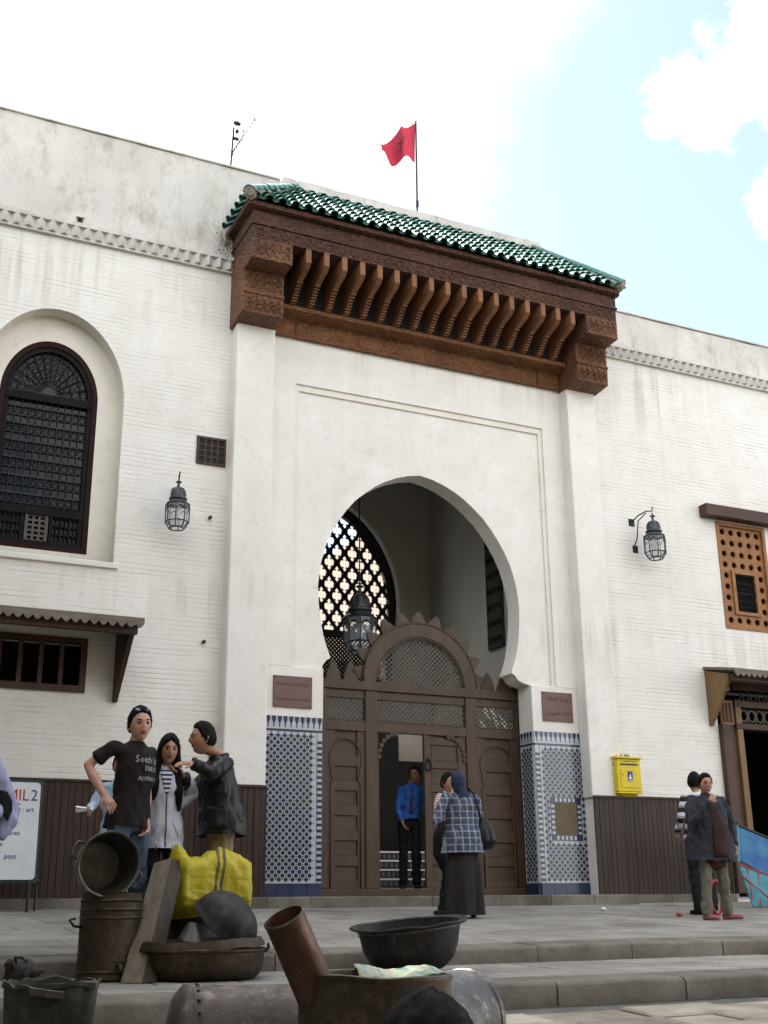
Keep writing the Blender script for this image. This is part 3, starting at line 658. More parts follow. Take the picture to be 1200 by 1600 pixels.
# ------------------------------------------------------------------ the wooden gate
GY = 15.50
def beam(nm, x0, x1, z0, z1, par, y0=GY-.05, y1=GY+.05, m='gate', bev=.01): mb = MB(); mb.box(x0, x1, y0, y1, z0, z1); return mb.build(nm, M[m], par, bevel=bev)
mb = MB(); mb.box(6.10, 9.70, GY-.06, GY+.06, .098, .20)
G = mb.build('gate', M['gate'], B, bevel=.01, label='dark wooden gate screen with a lattice fanlight and a toothed crest')
for x0, x1 in ((6.16, 6.40), (7.01, 7.20), (8.67, 8.845), (9.55, 9.72)): beam('post', x0, x1, .2, 2.95 if 7 < x0 < 9 else 2.95, G, GY-.055, GY+.055)
beam('rail', 6.2, 9.70, 2.955, 3.09, G, GY-.065, GY+.06); beam('rail', 6.4, 9.55, 2.36, 2.50, G, GY-.045, GY+.045)
for x0, x1 in ((6.4, 7.01), (7.2, 8.67), (8.845, 9.55)):
    beam('moulding', x0, x1, 2.83, 2.955, G, GY-.03, GY+.03); beam('moulding', x0, x1, 2.50, 2.525, G, GY-.035, GY+.03)
def lattice(x0, x1, z0, z1, par, inside=None, sp=.052, w=.0095):
    """two layers of thin diagonal slats clipped to a rectangle or a half disc (cx, cz, r)"""
    mb = MB()
    for lay, sg in ((0, 1), (1, -1)):
        k = -60
        while k < 120:
            c = k*sp*1.414; k += 1; pts = []                 # line z - z0 = sg*(x - x0) + c'
            best = []
            for i in range(121):
                x = x0+(x1-x0)*i/120; z = (z0+(x-x0)+c-4*0) if sg > 0 else (z1-(x-x0)-c)
                ok = z0 <= z <= z1 and (inside is None or (x-inside[0])**2+(z-inside[1])**2 < inside[2]**2)
                if ok: best.append((x, z))
            if len(best) < 2: continue
            (xa, za), (xb, zb) = best[0], best[-1]; n_ = Vector((-(zb-za), 0, xb-xa)).normalized()*w; y0 = GY-.012+lay*.012
            vs = [Vector((xa, y0, za))+n_, Vector((xb, y0, zb))+n_, Vector((xb, y0, zb))-n_, Vector((xa, y0, za))-n_]
            mb.add(vs+[v+Vector((0, .012, 0)) for v in vs], [(0, 1, 2, 3), (7, 6, 5, 4), (0, 4, 5, 1), (2, 6, 7, 3)])
    return mb.build('lattice', M['lattice'], par, kind='stuff')
lattice(6.41, 7.0, 2.525, 2.83, G); lattice(7.21, 8.66, 2.525, 2.83, G); lattice(8.855, 9.55, 2.525, 2.83, G)
AX, AZ = 7.93, 3.09
lattice(AX-.72, AX+.72, AZ, AZ+.72, G, (AX, AZ, .705))
ring = arc(AX, AZ, .93, 0, 180, 36)+arc(AX, AZ, .745, 180, 0, 36); mb = MB(); n_ = 37
vs = [(p[0], y, p[1]) for y in (GY-.055, GY+.055) for p in ring]; N_ = len(ring)
mb.add(vs, [(i, i+1, N_-2-i, N_-1-i) for i in range(36)]+[(N_+i, N_+N_-1-i, N_+N_-2-i, N_+i+1) for i in range(36)]+[(i, N_+i, N_+(i+1) % N_, (i+1) % N_) for i in range(N_)])
mb.build('fanlight_arch', M['gate'], G, recalc=True)
for r, rad in ((.945, .016), (.735, .014), (.705, .012)): mb = MB(); mb.tube([(x, GY-.052, z) for x, z in arc(AX, AZ, r, 0, 180, 36)], rad, 6); mb.build('arch_bead', M['gate'], G, smooth=True)
fin = MB(); fin.prism([(-.115, -.02), (.115, -.02), (.105, .05), (.045, .165), (.0, .205), (-.045, .165), (-.105, .05)], -.025, .025); fm = fin.mesh('merlon', [M['gate']])
for i in range(11):
    a = radians(8+164*i/10); inst('merlon', fm, G, (AX+.945*cos(a), GY+.01, AZ+.945*sin(a)), (0, pi/2-a, 0), (1, 1, .95))
for x in (6.52, 6.80, 9.10, 9.38, 9.62): inst('merlon', fm, G, (x, GY+.01, 3.10), (0, 0, 0), (1.0, 1, 1.35))
def side_panel(x0, x1):
    mb = MB(); mb.box(x0, x1, GY+.0, GY+.03, .2, 2.36); p = mb.build('side_panel', M['gate'], G)
    w = x1-x0; a, b = x0+.14, x1-.12; zs = [.30, .64, .98, 1.32, 1.66, 2.0]
    for z in zs:
        pm = MB(); pm.box(a, b, GY-.004, GY+.02, z, z+.20); pm.build('gate_panel', M['gate_panel'], G, bevel=.006)
    for z0, z1 in [(.2, .30)]+[(z+.20, z+.34) for z in zs[:-1]]: pm = MB(); pm.box(a-.02, b+.02, GY-.026, GY+.01, z0, z1); pm.build('gate_rail', M['gate'], G, bevel=.006)
    for xa, xb in ((x0, a), (b, x1)): pm = MB(); pm.box(xa, xb, GY-.03, GY+.01, .2, 2.36); pm.build('gate_stile', M['gate'], G, bevel=.006)
    cx = (x0+x1)/2; hw = w/2-.055; c = [(cx-hw+.02, .2), (cx-hw+.02, 1.62), (cx-hw+.06, 1.68), (cx-hw+.02, 1.74)]+[(cx+hw*cos(t)*1.0, 1.95+.30*sin(t)) for t in [pi+.5-i*(pi+1.0)/16 for i in range(17)]]+[(cx+hw-.02, 1.74), (cx+hw-.06, 1.68), (cx+hw-.02, 1.62), (cx+hw-.02, .2)]
    pm = MB(); pm.tube([(x, GY-.034, z) for x, z in c], .011, 5); pm.build('keel_moulding', M['gate_panel'], G, smooth=True)
side_panel(6.40, 7.01); side_panel(8.845, 9.55)
# right leaf closed, left leaf swung inwards
def leaf(par, P, w):
    def bx(nm, u0, u1, z0, z1, d0, d1, m='gate', bev=.006):
        mb = MB(); vs = [P(u, d, z) for z in (z0, z1) for d in (d0, d1) for u in (u0, u1)]; mb.add(vs, [(0, 2, 3, 1), (4, 5, 7, 6), (0, 1, 5, 4), (2, 6, 7, 3), (0, 4, 6, 2), (1, 3, 7, 5)]); return mb.build(nm, M[m], par, bevel=bev)
    bx('leaf_board', 0, w, .2, 2.36, 0, .03)
    for u0, u1 in ((0, .10), (w-.14, w)): bx('leaf_stile', u0, u1, .2, 2.36, -.028, .01)
    for z in (.30, .64, .98, 1.32, 1.66, 2.0): bx('leaf_panel', .13, w-.17, z, z+.22, -.006, .01, 'gate_panel')
    for z in (.2, .52, .86, 1.20, 1.54, 1.88, 2.22): bx('leaf_rail', .10, w-.14, z+.0, z+.10 if z > .2 else .30, -.024, .01)
leaf(G, lambda u, d, z: (7.965+u, GY+d, z), .70)
leaf(G, lambda u, d, z: (7.24+d, GY+.05+u, z), .70)
mb = MB(); mb.tube([(8.02+.05*cos(t), GY-.05, 1.92+.075*sin(t)) for t in [2*pi*i/18 for i in range(18)]], .011, 6, closed=True); mb.lathe([(0, 0), (.03, 0), (.02, .035), (0, .04)], 10, mat=Matrix.Translation((8.02, GY-.028, 1.995)) @ Matrix.Rotation(pi/2, 4, 'X'))
mb.build('knocker', M['dark_iron'], G, smooth=True)
for sx, x0 in ((1, 7.20), (-1, 8.67)):                      # cusped trim in the upper corners of the doorway
    mb = MB()
    for i in range(7):
        t = i/6*pi/2; c = (x0+sx*(.30-.27*sin(t)), 2.345-.33*(1-cos(t))*1.0)
        mb.lathe([(0, -.02), (.035, -.02), (.035, .02), (0, .02)], 10, mat=Matrix.Translation((c[0], GY-.03, c[1])) @ Matrix.Rotation(pi/2, 4, 'X'))
    mb.build('cusped_trim', M['gate_panel'], G)

# ------------------------------------------------------------------ vestibule and court behind the gate
mb = MB(); yv = 18.6
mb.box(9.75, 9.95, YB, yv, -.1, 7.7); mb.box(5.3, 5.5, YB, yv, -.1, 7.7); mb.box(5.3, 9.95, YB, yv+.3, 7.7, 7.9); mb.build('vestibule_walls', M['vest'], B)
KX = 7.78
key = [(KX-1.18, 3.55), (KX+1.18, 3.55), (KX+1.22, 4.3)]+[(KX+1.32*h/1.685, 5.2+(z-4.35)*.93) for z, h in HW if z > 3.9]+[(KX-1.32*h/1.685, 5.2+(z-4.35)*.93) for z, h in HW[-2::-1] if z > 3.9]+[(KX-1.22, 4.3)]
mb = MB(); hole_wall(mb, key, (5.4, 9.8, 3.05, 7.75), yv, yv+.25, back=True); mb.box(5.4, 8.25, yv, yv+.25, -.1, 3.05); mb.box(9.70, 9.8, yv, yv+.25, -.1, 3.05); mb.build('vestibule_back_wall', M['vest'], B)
mb = MB(); mb.tube([(x, yv-.02, z) for x, z in key[2:]], .045, 8); mb.build('arch_trim', M['marble'], B, smooth=True)
LW = MB()                                                   # big arched wooden grille: frame + wavy diagonal bars
kr = [(x, yv+.10, z) for x, z in key]
def inkey(x, z):
    c = False; n_ = len(key); j = n_-1
    for i in range(n_):
        a, b = key[i], key[j]
        if (a[1] > z) != (b[1] > z) and x < (b[0]-a[0])*(z-a[1])/(b[1]-a[1])+a[0]: c = not c
        j = i
    return c
LW.tube([(KX+(x-KX)*.94, y, 5.0+(z-5.0)*.95) for x, y, z in kr], .10, 6, closed=True)
WG = LW.build('arched_grille', M['void'], B, label='dark arched wooden grille with bright daylight behind')
mb = MB(); HX, HZ = .150, .205; g0 = (KX-1.35, 4.62)
def seg_in(a, b): return all(inkey(a[0]+(b[0]-a[0])*t, a[1]+(b[1]-a[1])*t) and a[1]+(b[1]-a[1])*t > 4.55 for t in (.0, .5, 1))
for i in range(20):
    for j in range(14):
        if (i+j) % 2: continue
        p = (g0[0]+HX*i, g0[1]+HZ*j)
        for sg in (1, -1):
            q = (p[0]+HX, p[1]+sg*HZ)
            if seg_in(p, q):
                mb.tube([(p[0], yv+.10, p[1]), (q[0], yv+.10, q[1])], .036, 5)
                c = Vector(((p[0]+q[0])/2, yv+.10, (p[1]+q[1])/2)); d = Vector((HX, 0, sg*HZ)).normalized(); e = Vector((-d.z, 0, d.x))
                mb.tube([c-e*.062, c+e*.062], .018, 4)
        if inkey(*p) and p[1] > 4.5: mb.lathe([(0, -.02), (.062, -.02), (.062, .02), (0, .02)], 8, mat=Matrix.Translation((p[0], yv+.10, p[1])) @ Matrix.Rotation(pi/2, 4, 'X'))
mb.build('grille_bars', M['void'], WG, kind='stuff')
mb = MB(); mb.box(KX-1.2, KX+1.2, yv+.06, yv+.14, 4.48, 4.60); mb.box(KX-1.2, KX+1.2, yv+.06, yv+.14, 3.50, 3.62); mb.build('grille_rail', M['void'], WG)
mb = MB()
for k in range(-14, 46):
    for sg in (1, -1):
        x0 = KX-1.2+k*.075; a = Vector((x0, yv+.10+.01*sg, 3.6)); b = a+Vector((sg*.9, 0, .9))
        if b.x < KX-1.2 or b.x > KX+1.25 or a.x < KX-1.25 or a.x > KX+1.2: continue
        mb.tube([a, b], .021, 4)
mb.build('fine_lattice', M['void'], WG, kind='stuff')
mb = MB(); mb.box(9.70, 9.752, 15.98, 16.46, 3.95, 6.8); IW = mb.build('inner_window', M['void'], B, label='tall dark lattice window on the vestibule wall')
mb = MB()
for i in range(10):
    for j in range(3): mb.lathe([(.03, 0), (.055, 0), (.055, .02), (.03, .02)], 8, cap=False, mat=Matrix.Translation((9.70, 16.06+.155*j, 4.1+.27*i)) @ Matrix.Rotation(-pi/2, 4, 'Y'))
mb.build('turned_rings', M['iron_frame'], IW, kind='stuff')
mb = MB(); mb.box(5.3, 9.9, 15.45, 18.85, -.2, .09); mb.build('vestibule_floor', M['kerb'], B)
mb = MB()
for i in range(5): mb.box(8.0, 11.2, 18.9+.30*i, 20.6, .09+.165*i-.165*(i > 0)*0, .09+.165*(i+1)-.03)
st = mb.build('stairs', M['zel_dark'], B, label='stairs with tiled risers and white marble treads beyond the doorway')
for i in range(5):
    mb = MB(); mb.box(8.0, 11.2, 18.87+.30*i, 19.2+.30*i, .09+.165*(i+1)-.029, .09+.165*(i+1)); mb.build('marble_tread', M['marble'], st)
    mb = MB()
    for k in range(30): mb.box(8.05+.1*k, 8.11+.1*k, 18.885+.30*i, 18.9+.30*i, .13+.165*i, .09+.165*(i+1)-.05)
    mb.build('riser_tiles', M['soft_blue'], st, kind='stuff')
mb = MB(); mb.box(8.0, 10.06, 20.62, 20.7, .09, 4.2); mb.box(10.06, 11.4, 20.62, 20.7, .09, 2.62); mb.build('court_screen', M['pitch'], B)
mb = MB(); mb.box(8.0, 12.5, 21.2, 21.4, 0, 4.6); mb.build('court_wall', M['vest'], B)
mb = MB(); mb.box(11.2, 11.4, 18.9, 30, 0, 8.6); mb.build('court_wall', M['mortar_tan'], B, label='sunlit tan wall of the inner court')

# ------------------------------------------------------------------ rooms behind the windows (dark)
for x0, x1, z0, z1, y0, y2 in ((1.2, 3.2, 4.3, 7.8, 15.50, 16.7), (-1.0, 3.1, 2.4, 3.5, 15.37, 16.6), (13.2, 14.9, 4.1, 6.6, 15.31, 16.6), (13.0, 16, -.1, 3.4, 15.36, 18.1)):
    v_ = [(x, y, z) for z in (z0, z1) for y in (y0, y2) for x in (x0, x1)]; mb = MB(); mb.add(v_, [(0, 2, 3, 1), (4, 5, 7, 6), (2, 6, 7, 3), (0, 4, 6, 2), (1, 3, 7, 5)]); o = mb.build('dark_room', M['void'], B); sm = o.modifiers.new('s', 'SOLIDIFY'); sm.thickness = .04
mb = MB(); mb.box(-30, 4.7, 16.9, 17.2, -.3, 10.4); mb.box(10.95, 45, 18.15, 18.4, -.3, 9.6); mb.box(-30, 5.3, 15.45, 17.2, 10.2, 10.4); mb.box(9.95, 45, 15.45, 18.4, 9.5, 9.6); mb.build('rear_wall', M['plaster'], B)
glass = NT('dark_window_glass'); glass = glass.fin((.006, .007, .008), .10, 0, glass.bump(glass.noise(3, 3), .2, .02), .22)

# ------------------------------------------------------------------ left arched window
o_ = [(1.51, 4.47), (2.83, 4.47)] + arc(2.17, 6.66, .66, 0, 180, 28, .84)
i_ = [(1.58, 4.54), (2.76, 4.54)] + arc(2.17, 6.66, .59, 0, 180, 28, .76)
def frame_ring(outer, inner, y0, y1, name, mat, par):
    mb = MB(); n = len(outer); vs = [(p[0], y, p[1]) for y in (y0, y1) for p in outer+inner]; N = 2*n; fs = []
    for i in range(n):
        j = (i+1) % n; fs += [(i, j, n+j, n+i), (N+i, N+n+i, N+n+j, N+j), (i, N+i, N+j, j), (n+i, n+j, N+n+j, N+n+i)]
    mb.add(vs, fs); return mb.build(name, mat, par, recalc=True)
WF = frame_ring(o_, i_, 15.27, 15.36, 'arched_window', M['maroon'], B); WF['label'] = 'tall dark arched window with iron scrollwork'
i2 = [(1.64, 4.60), (2.70, 4.60)] + arc(2.17, 6.66, .53, 0, 180, 28, .69); i1 = [(1.585, 4.545), (2.755, 4.545)] + arc(2.17, 6.66, .585, 0, 180, 28, .755)
frame_ring(i1, i2, 15.29, 15.36, 'sash_frame', M['iron_frame'], WF)
mb = MB(); mb.add([(x, 15.345, z) for x, z in i1], [tuple(range(len(i1)))]); mb.build('window_pane', glass, WF)
for z0, z1, y0 in ((6.58, 6.70, 15.275), (4.95, 5.07, 15.275)): mb = MB(); mb.box(1.58, 2.76, y0, 15.34, z0, z1); mb.build('transom', M['iron_frame'], WF, bevel=.01)
mb = MB()
for i in range(1, 11): mb.tube([(1.64+1.06*i/11, 15.315, 5.07), (1.64+1.06*i/11, 15.315, 6.58)], .0075, 5)
for i in range(12):
    z = 5.10+i*.125; mb.box(1.64, 2.70, 15.309, 15.321, z, z+(.022 if i % 2 else .012))
for i in range(11):
    for z in (5.16, 5.41, 5.66, 5.91, 6.16, 6.41):
        c = (1.64+1.06*(i+.5)/11, z); mb.tube([(c[0]+.038*cos(t), 15.313, c[1]+.045*sin(t)) for t in [2*pi*k/10 for k in range(10)]], .006, 4, closed=True)
for r in (.16, .30, .43): mb.tube([(2.17+r*cos(t), 15.315, 6.72+r*1.3*sin(t)) for t in [pi*k/20 for k in range(21)]], .007, 4)
for k in range(1, 12): t = pi*k/12; mb.tube([(2.17+.1*cos(t), 15.318, 6.72+.13*sin(t)), (2.17+.52*cos(t), 15.318, 6.70+.67*sin(t))], .007, 4)
for r, n_ in ((.23, 7), (.365, 11), (.47, 15)):
    for k in range(n_):
        t = pi*(k+.5)/n_; c = (2.17+r*cos(t), 6.72+r*1.32*sin(t)); mb.tube([(c[0]+.045*cos(q), 15.312, c[1]+.045*sin(q)) for q in [2*pi*j/9 for j in range(9)]], .006, 4, closed=True)
mb.build('iron_scrollwork', M['dark_iron'], WF, kind='stuff')
for (a, b, nx, nz) in ((1.64, 1.95, 3, 3), (2.03, 2.27, 3, 5), (2.35, 2.70, 3, 3)):
    mb = MB(); z0, z1 = 4.60, 4.95; mb.box(a-.03, a, 15.285, 15.34, z0, z1); mb.box(b, b+.03, 15.285, 15.34, z0, z1)
    w = .028
    for i in range(nx+1): x = a+(b-a)*i/nx; mb.box(x-w/2, x+w/2, 15.295, 15.335, z0, z1)
    for i in range(nz+1): z = z0+(z1-z0)*i/nz; mb.box(a, b, 15.2975, 15.3325, z-w/2+.0, z+w/2)
    if nz == 3:
        for i in range(nx):
            for j in range(nz): x = a+(b-a)*(i+.5)/nx; z = z0+(z1-z0)*(j+.5)/nz; mb.box(x-.006, x+.006, 15.30, 15.33, z0+(z1-z0)*j/nz, z0+(z1-z0)*(j+1)/nz)
    mb.build('turned_grille', M['brown_wood'] if False else M['lattice'] if nz == 5 else M['iron_frame'], WF)
# small vent grille high on the left wall
mb = MB()
for x0, x1, z0, z1 in ((4.20, 4.63, 6.29, 6.325), (4.20, 4.63, 5.905, 5.94), (4.20, 4.235, 5.94, 6.29), (4.595, 4.63, 5.94, 6.29)): mb.box(x0, x1, 14.975, 15.01, z0, z1)
V = mb.build('vent_grille', M['brown_wood'], B, label='small square wooden grille in the left wall')
mb = MB(); mb.box(4.225, 4.605, 14.992, 15.008, 5.93, 6.30); mb.build('grille_back', M['void'], V)
mb = MB()
for i in range(1, 4): mb.box(4.235+.36*i/4-.012, 4.235+.36*i/4+.012, 14.980, 15.0, 5.94, 6.29)
for i in range(1, 4):
    z = 5.94+.35*i/4; mb.box(4.235, 4.595, 14.984, 15.0, z-.01, z+.01)
mb.build('grille_bars', M['brown_wood'], V)
for x, z in ((4.43, 5.12), (4.41, 3.36)):
    mb = MB(); mb.lathe([(0, 0), (.022, .0), (.018, .05), (.028, .055), (.012, .065), (0, .065)], 8, mat=Matrix.Translation((x, 15.0, z)) @ Matrix.Rotation(pi/2, 4, 'X')); mb.build('iron_peg', M['brown_wood'], B)

# ------------------------------------------------------------------ left barred window and its awning
mb = MB()
for x0, x1, z0, z1 in ((-.6, 2.88, 2.575, 2.66), (-.6, 2.88, 3.20, 3.27), (2.80, 2.88, 2.66, 3.20)): mb.box(x0, x1, 14.96, 15.06, z0, z1)
W2 = mb.build('barred_window', M['brown_wood'], B, label='low dark window with upright wooden bars under an awning')
for i in range(12): mb = MB(); x = 2.80-.255*(i+1)+.02; mb.box(x-.028, x+.028, 14.975, 15.045, 2.66, 3.20); mb.build('window_bar', M['brown_wood'], W2)
def awning(x0, x1, zf, yf, zw, brx, par_label, side_mat, scal=.11, top_mat='awning', depth=.11, soff='brown_wood', brw=.78, zb=.70):
    mb = MB(); mb.prism([(yf, zf+.02), (yf, zf-.025), (15.0, zw-.045), (15.0, zw)], x0, x1, 0, 'x'); A = mb.build('awning', M[top_mat], B, label=par_label)
    pts = [(x0, zf+.012), (x0, zf-depth*.55)]; n = int((x1-x0)/scal)
    for i in range(n):
        for k in range(1, 7): u = (i+k/6)/n; pts.append((x0+(x1-x0)*u, zf-depth*.55-depth*.5*sin(pi*k/6)))
    pts += [(x1, zf+.012)]
    mb = MB(); mb.prism(pts, yf-.03, yf-.005); mb.build('scalloped_fascia', M[top_mat], A)
    mb = MB(); mb.box(x0+.05, x1-.05, yf+.08, yf+.17, zf-.17, zf-.05); mb.build('front_beam', M[soff], A, bevel=.008)
    n = int((x1-x0)/.22)
    for i in range(n):
        xa = x0+.04+(x1-x0-.08)*i/n; xb = x0+.04+(x1-x0-.08)*(i+1)/n
        mb = MB(); mb.prism([(yf+.03, zf-.028), (yf+.03, zf-.045), (15.0, zw-.07), (15.0, zw-.048)], xa+.004, xb-.004, 0, 'x'); mb.build('soffit_board', M[soff], A)
    for bx in brx:
        pr = [(15.0, zw-.06), (yf+.18, zf-.05), (yf+.18, zf-.17)]
        k = 10
        for i in range(k+1): t = i/k; pr.append((yf+.20+(15.0-.05-yf-.20)*t+(.012 if i % 2 else 0), zf-.19-(zb)*t))
        pr += [(15.0, zf-.19-zb)]
        mb = MB(); mb.prism(pr, bx-.03, bx+.03, 0, 'x'); mb.build('side_bracket', M[side_mat], A, recalc=True)
    return A
awning(-1.0, 3.37, 3.37, 14.05, 3.62, (3.27,), 'weathered awning with a scalloped edge over the barred window', 'brown_wood')
awning(12.92, 16.2, 3.50, 14.28, 3.66, (12.97,), 'wooden awning with a scalloped edge over the shop doorway', 'ochre_wood', zb=.62)

# ------------------------------------------------------------------ right orange lattice window
mb = MB(); mb.box(13.17, 15.3, 14.80, 15.0, 6.29, 6.50); L_ = mb.build('window_lintel', M['brown_wood'], B, bevel=.012)
mb = MB()
x0, x1, z0, z1 = 13.50, 14.60, 4.36, 6.27
def pierced(mb, xa, xb, za, zb, r=.062):
    c = ((xa+xb)/2, (za+zb)/2); ct = [(c[0]+r*(1 if k % 2 == 0 else .80)*cos(2*pi*k/16), c[1]+r*(1 if k % 2 == 0 else .80)*sin(2*pi*k/16)) for k in range(16)]
    hole_wall(mb, ct, (xa, xb, za, zb), 15.03, 15.075, back=False)
gx0, gx1, gz0, gz1 = 13.57, 14.53, 4.43, 6.20; cw = (gx1-gx0)/5; ch = (gz1-gz0)/9
for i in range(5):
    for j in range(9):
        if 1 <= i <= 3 and 1 <= j <= 4 and not False:
            if i in (1, 2, 3): continue
        pierced(mb, gx0+cw*i, gx0+cw*(i+1), gz0+ch*j, gz0+ch*(j+1))
OW = mb.build('pierced_shutter', M['orange_wood'], B, label='orange wooden shutter pierced with star shaped holes')
mb = MB()
for a, b, c, d in ((x0, gx0, z0, z1), (gx1, x1, z0, z1), (gx0, gx1, z0, gz0), (gx0, gx1, gz1, z1)): mb.box(a, b, 14.985, 15.07, c, d)
mb.build('shutter_frame', M['orange_wood'], OW, bevel=.008)
wx0, wx1, wz0, wz1 = gx0+cw, gx0+4*cw, gz0+ch, gz0+5*ch
mb = MB()
for a, b, c, d in ((wx0, wx0+.07, wz0, wz1), (wx1-.07, wx1, wz0, wz1), (wx0+.07, wx1-.07, wz0, wz0+.06), (wx0+.07, wx1-.07, wz1-.06, wz1)): mb.box(a, b, 15.0, 15.07, c, d)
mb.build('hatch_frame', M['orange_wood'], OW, bevel=.006)
mb = MB()
for i in range(9):
    x = wx0+.09+(wx1-wx0-.18)*i/8
    for z in (wz0+.10, (wz0+wz1)/2+.02): mb.lathe([(.010, 0), (.022, .05), (.010, .09), (.024, .14), (.010, .20), (.016, .26)], 7, mat=Matrix.Translation((x, 15.045, z)))
for z in (wz0+.07, (wz0+wz1)/2-.02, (wz0+wz1)/2+.0, wz1-.09): mb.box(wx0+.07, wx1-.07, 15.03, 15.06, z, z+.018)
mb.build('turned_spindles', M['iron_frame'], OW, kind='stuff')
mb = MB(); mb.box(x0, x1, 15.20, 15.22, z0, z1); mb.build('shutter_back', M['void'], OW)

# ------------------------------------------------------------------ right shop doorway
mb = MB(); mb.box(13.12, 13.30, 14.90, 15.2, .10, 2.72); DF = mb.build('shop_doorway', M['brown_wood'], B, bevel=.012, label='carved wooden shop doorway with an openwork lintel')
for a, b, c, d, m_ in ((13.33, 13.44, 14.97, .05, 'brown_wood'), (13.46, 13.58, 14.93, .05, 'ochre_wood')): mb = MB(); mb.box(a, b, c, 15.15, d, 3.14); mb.build('door_post', M[m_], DF, bevel=.01)
mb = MB(); mb.box(13.16, 13.42, 14.94, 14.99, 2.72, 3.12); mb.build('capital_panel', M['orange_wood'], DF, bevel=.01)
for i in range(3): mb = MB(); mb.box(13.19+.075*i, 13.235+.075*i, 14.925, 14.94, 2.76, 3.08); mb.build('capital_rib', M['brown_wood'], DF)
for z0, z1, y_ in ((2.66, 2.76, 14.92), (3.02, 3.13, 14.92), (3.30, 3.42, 14.90)): mb = MB(); mb.box(13.44, 15.6, y_, 15.15, z0, z1); mb.build('lintel_rail', M['brown_wood'], DF, bevel=.008)
mb = MB()
for i in range(12):
    c = 13.58+.09+i*.17
    mb.tube([(c+.07*cos(t), 14.99, 2.89+.095*sin(t)) for t in [2*pi*k/12 for k in range(12)]], .017, 5, closed=True)
    mb.tube([(c+.085, 14.995, 2.77), (c+.085, 14.995, 3.01)], .014, 5)
    mb.tube([(c-.05, 15.0, 3.14), (c, 15.0, 3.28), (c+.05, 15.0, 3.14)], .016, 5)
mb.build('openwork', M['lattice'], DF, kind='stuff')
for x, z0, z1, c, nm, lb in ((14.05, .55, .98, (.34, .33, .30), 'carton', 'upper grey carton on the shop floor stack'), (14.1, .02, .53, (.42, .43, .46), 'carton', 'pale grey carton at the bottom of the shop stack')):
    mb = MB(); mb.box(x-.25, x+.45, 15.9, 16.4, z0, z1); o = mb.build(nm, rough_mat('carton_'+str(z0), c, tuple(v*1.2 for v in c), 4, .9)); tag(o, lb, 'box', 'cartons stacked inside the shop doorway')

# ------------------------------------------------------------------ plaques
def plaque(x0, x1, z0, z1, lines, label):
    t = thing('bronze_plaque', label, 'plaque', ((x0+x1)/2, 15.0, z0), group='bronze plaques beside the gate')
    mb = MB(); mb.box(x0, x1, 14.982, 15.003, z0, z1); mb.build('plate', M['plaque'], t, bevel=.003)
    for s, z, body in lines: text(body, s, M['engrave'], t, ((x0+x1)/2, 14.9815, z), FACE, 'lettering', .0012)
    for a in (x0+.03, x1-.03):
        for b in (z0+.03, z1-.03):
            mb = MB(); mb.lathe([(0, 0), (.010, 0), (.007, .006), (0, .007)], 8, mat=Matrix.Translation((a, 14.982, b)) @ Matrix.Rotation(pi/2, 4, 'X')); mb.build('stud', M['engrave'], t)
plaque(5.42, 5.99, 2.555, 2.99, ((.052, 2.86, 'Ministère de la Culture'), (.047, 2.655, 'Bibliothèque Quaraouiyine')), 'brown bronze plaque with French lettering left of the gate')
# Arabic in presentation forms, written right to left
ar1 = ''.join(chr(c) for c in (0xFEAD, 0xFEEF)[:0]); 
AR = {'wizara': [0xFEED, 0xFEAF, 0xFE8D, 0xFEAD, 0xFE93], 'thaqafa': [0xFE8D, 0xFEDF, 0xFE9C, 0xFED8, 0xFE8E, 0xFED3, 0xFE94], 'khizana': [0xFEA7, 0xFEB0, 0xFE8D, 0xFEE7, 0xFE94], 'qarawiyin': [0xFE8D, 0xFEDF, 0xFED8, 0xFEAE, 0xFEED, 0xFEF3, 0xFEF4, 0xFEE6]}
vis = lambda *ws: ' '.join(''.join(chr(c) for c in AR[w][::-1]) for w in ws[::-1])
plaque(9.745, 10.29, 2.60, 3.045, ((.085, 2.915, vis('wizara', 'thaqafa')), (.085, 2.70, vis('khizana', 'qarawiyin'))), 'brown bronze plaque with Arabic lettering right of the gate')

# ------------------------------------------------------------------ yellow letter box
LB = thing('letter_box', 'yellow letter box on the white wall right of the gate', 'letter box', (11.02, 15.0, 1.53))
mb = MB(); mb.box(10.80, 11.24, 14.66, 15.0, 1.56, 2.05); mb.build('box_body', M['yellow'], LB, bevel=.015)
mb = MB(); mb.prism([(14.63, 2.05), (14.63, 2.075), (14.80, 2.10), (15.0, 2.10), (15.0, 2.05)], 10.785, 11.255, 0, 'x'); mb.build('lid', M['yellow'], LB, bevel=.006)
mb = MB(); mb.box(10.80, 11.24, 14.66, 15.0, 1.535, 1.558); mb.prism([(14.72, 1.535), (14.9, 1.535), (14.9, 1.50), (14.76, 1.50)], 10.84, 11.2, 0, 'x'); mb.build('bottom_tray', M['yellow'], LB, bevel=.006)
mb = MB(); mb.box(10.86, 11.19, 14.650, 14.664, 1.62, 1.90); mb.build('door', M['yellow'], LB, bevel=.005)
mb = MB(); mb.box(10.86, 11.18, 14.652, 14.664, 1.955, 1.975); mb.box(10.795, 10.803, 14.74, 14.90, 1.955, 1.975); mb.build('slot', M['black'], LB)
mb = MB(); mb.box(10.98, 11.07, 14.645, 14.651, 1.71, 1.86); EM = mb.build('emblem', M['blue_ink'], LB)
mb = MB(); mb.prism([(10.99, 1.745), (11.06, 1.745), (11.045, 1.775), (11.03, 1.79), (11.04, 1.84), (11.01, 1.80), (11.0, 1.77)], 14.642, 14.646); mb.box(10.985, 11.065, 14.642, 14.646, 1.715, 1.727); mb.build('emblem_bird', M['white'], EM)
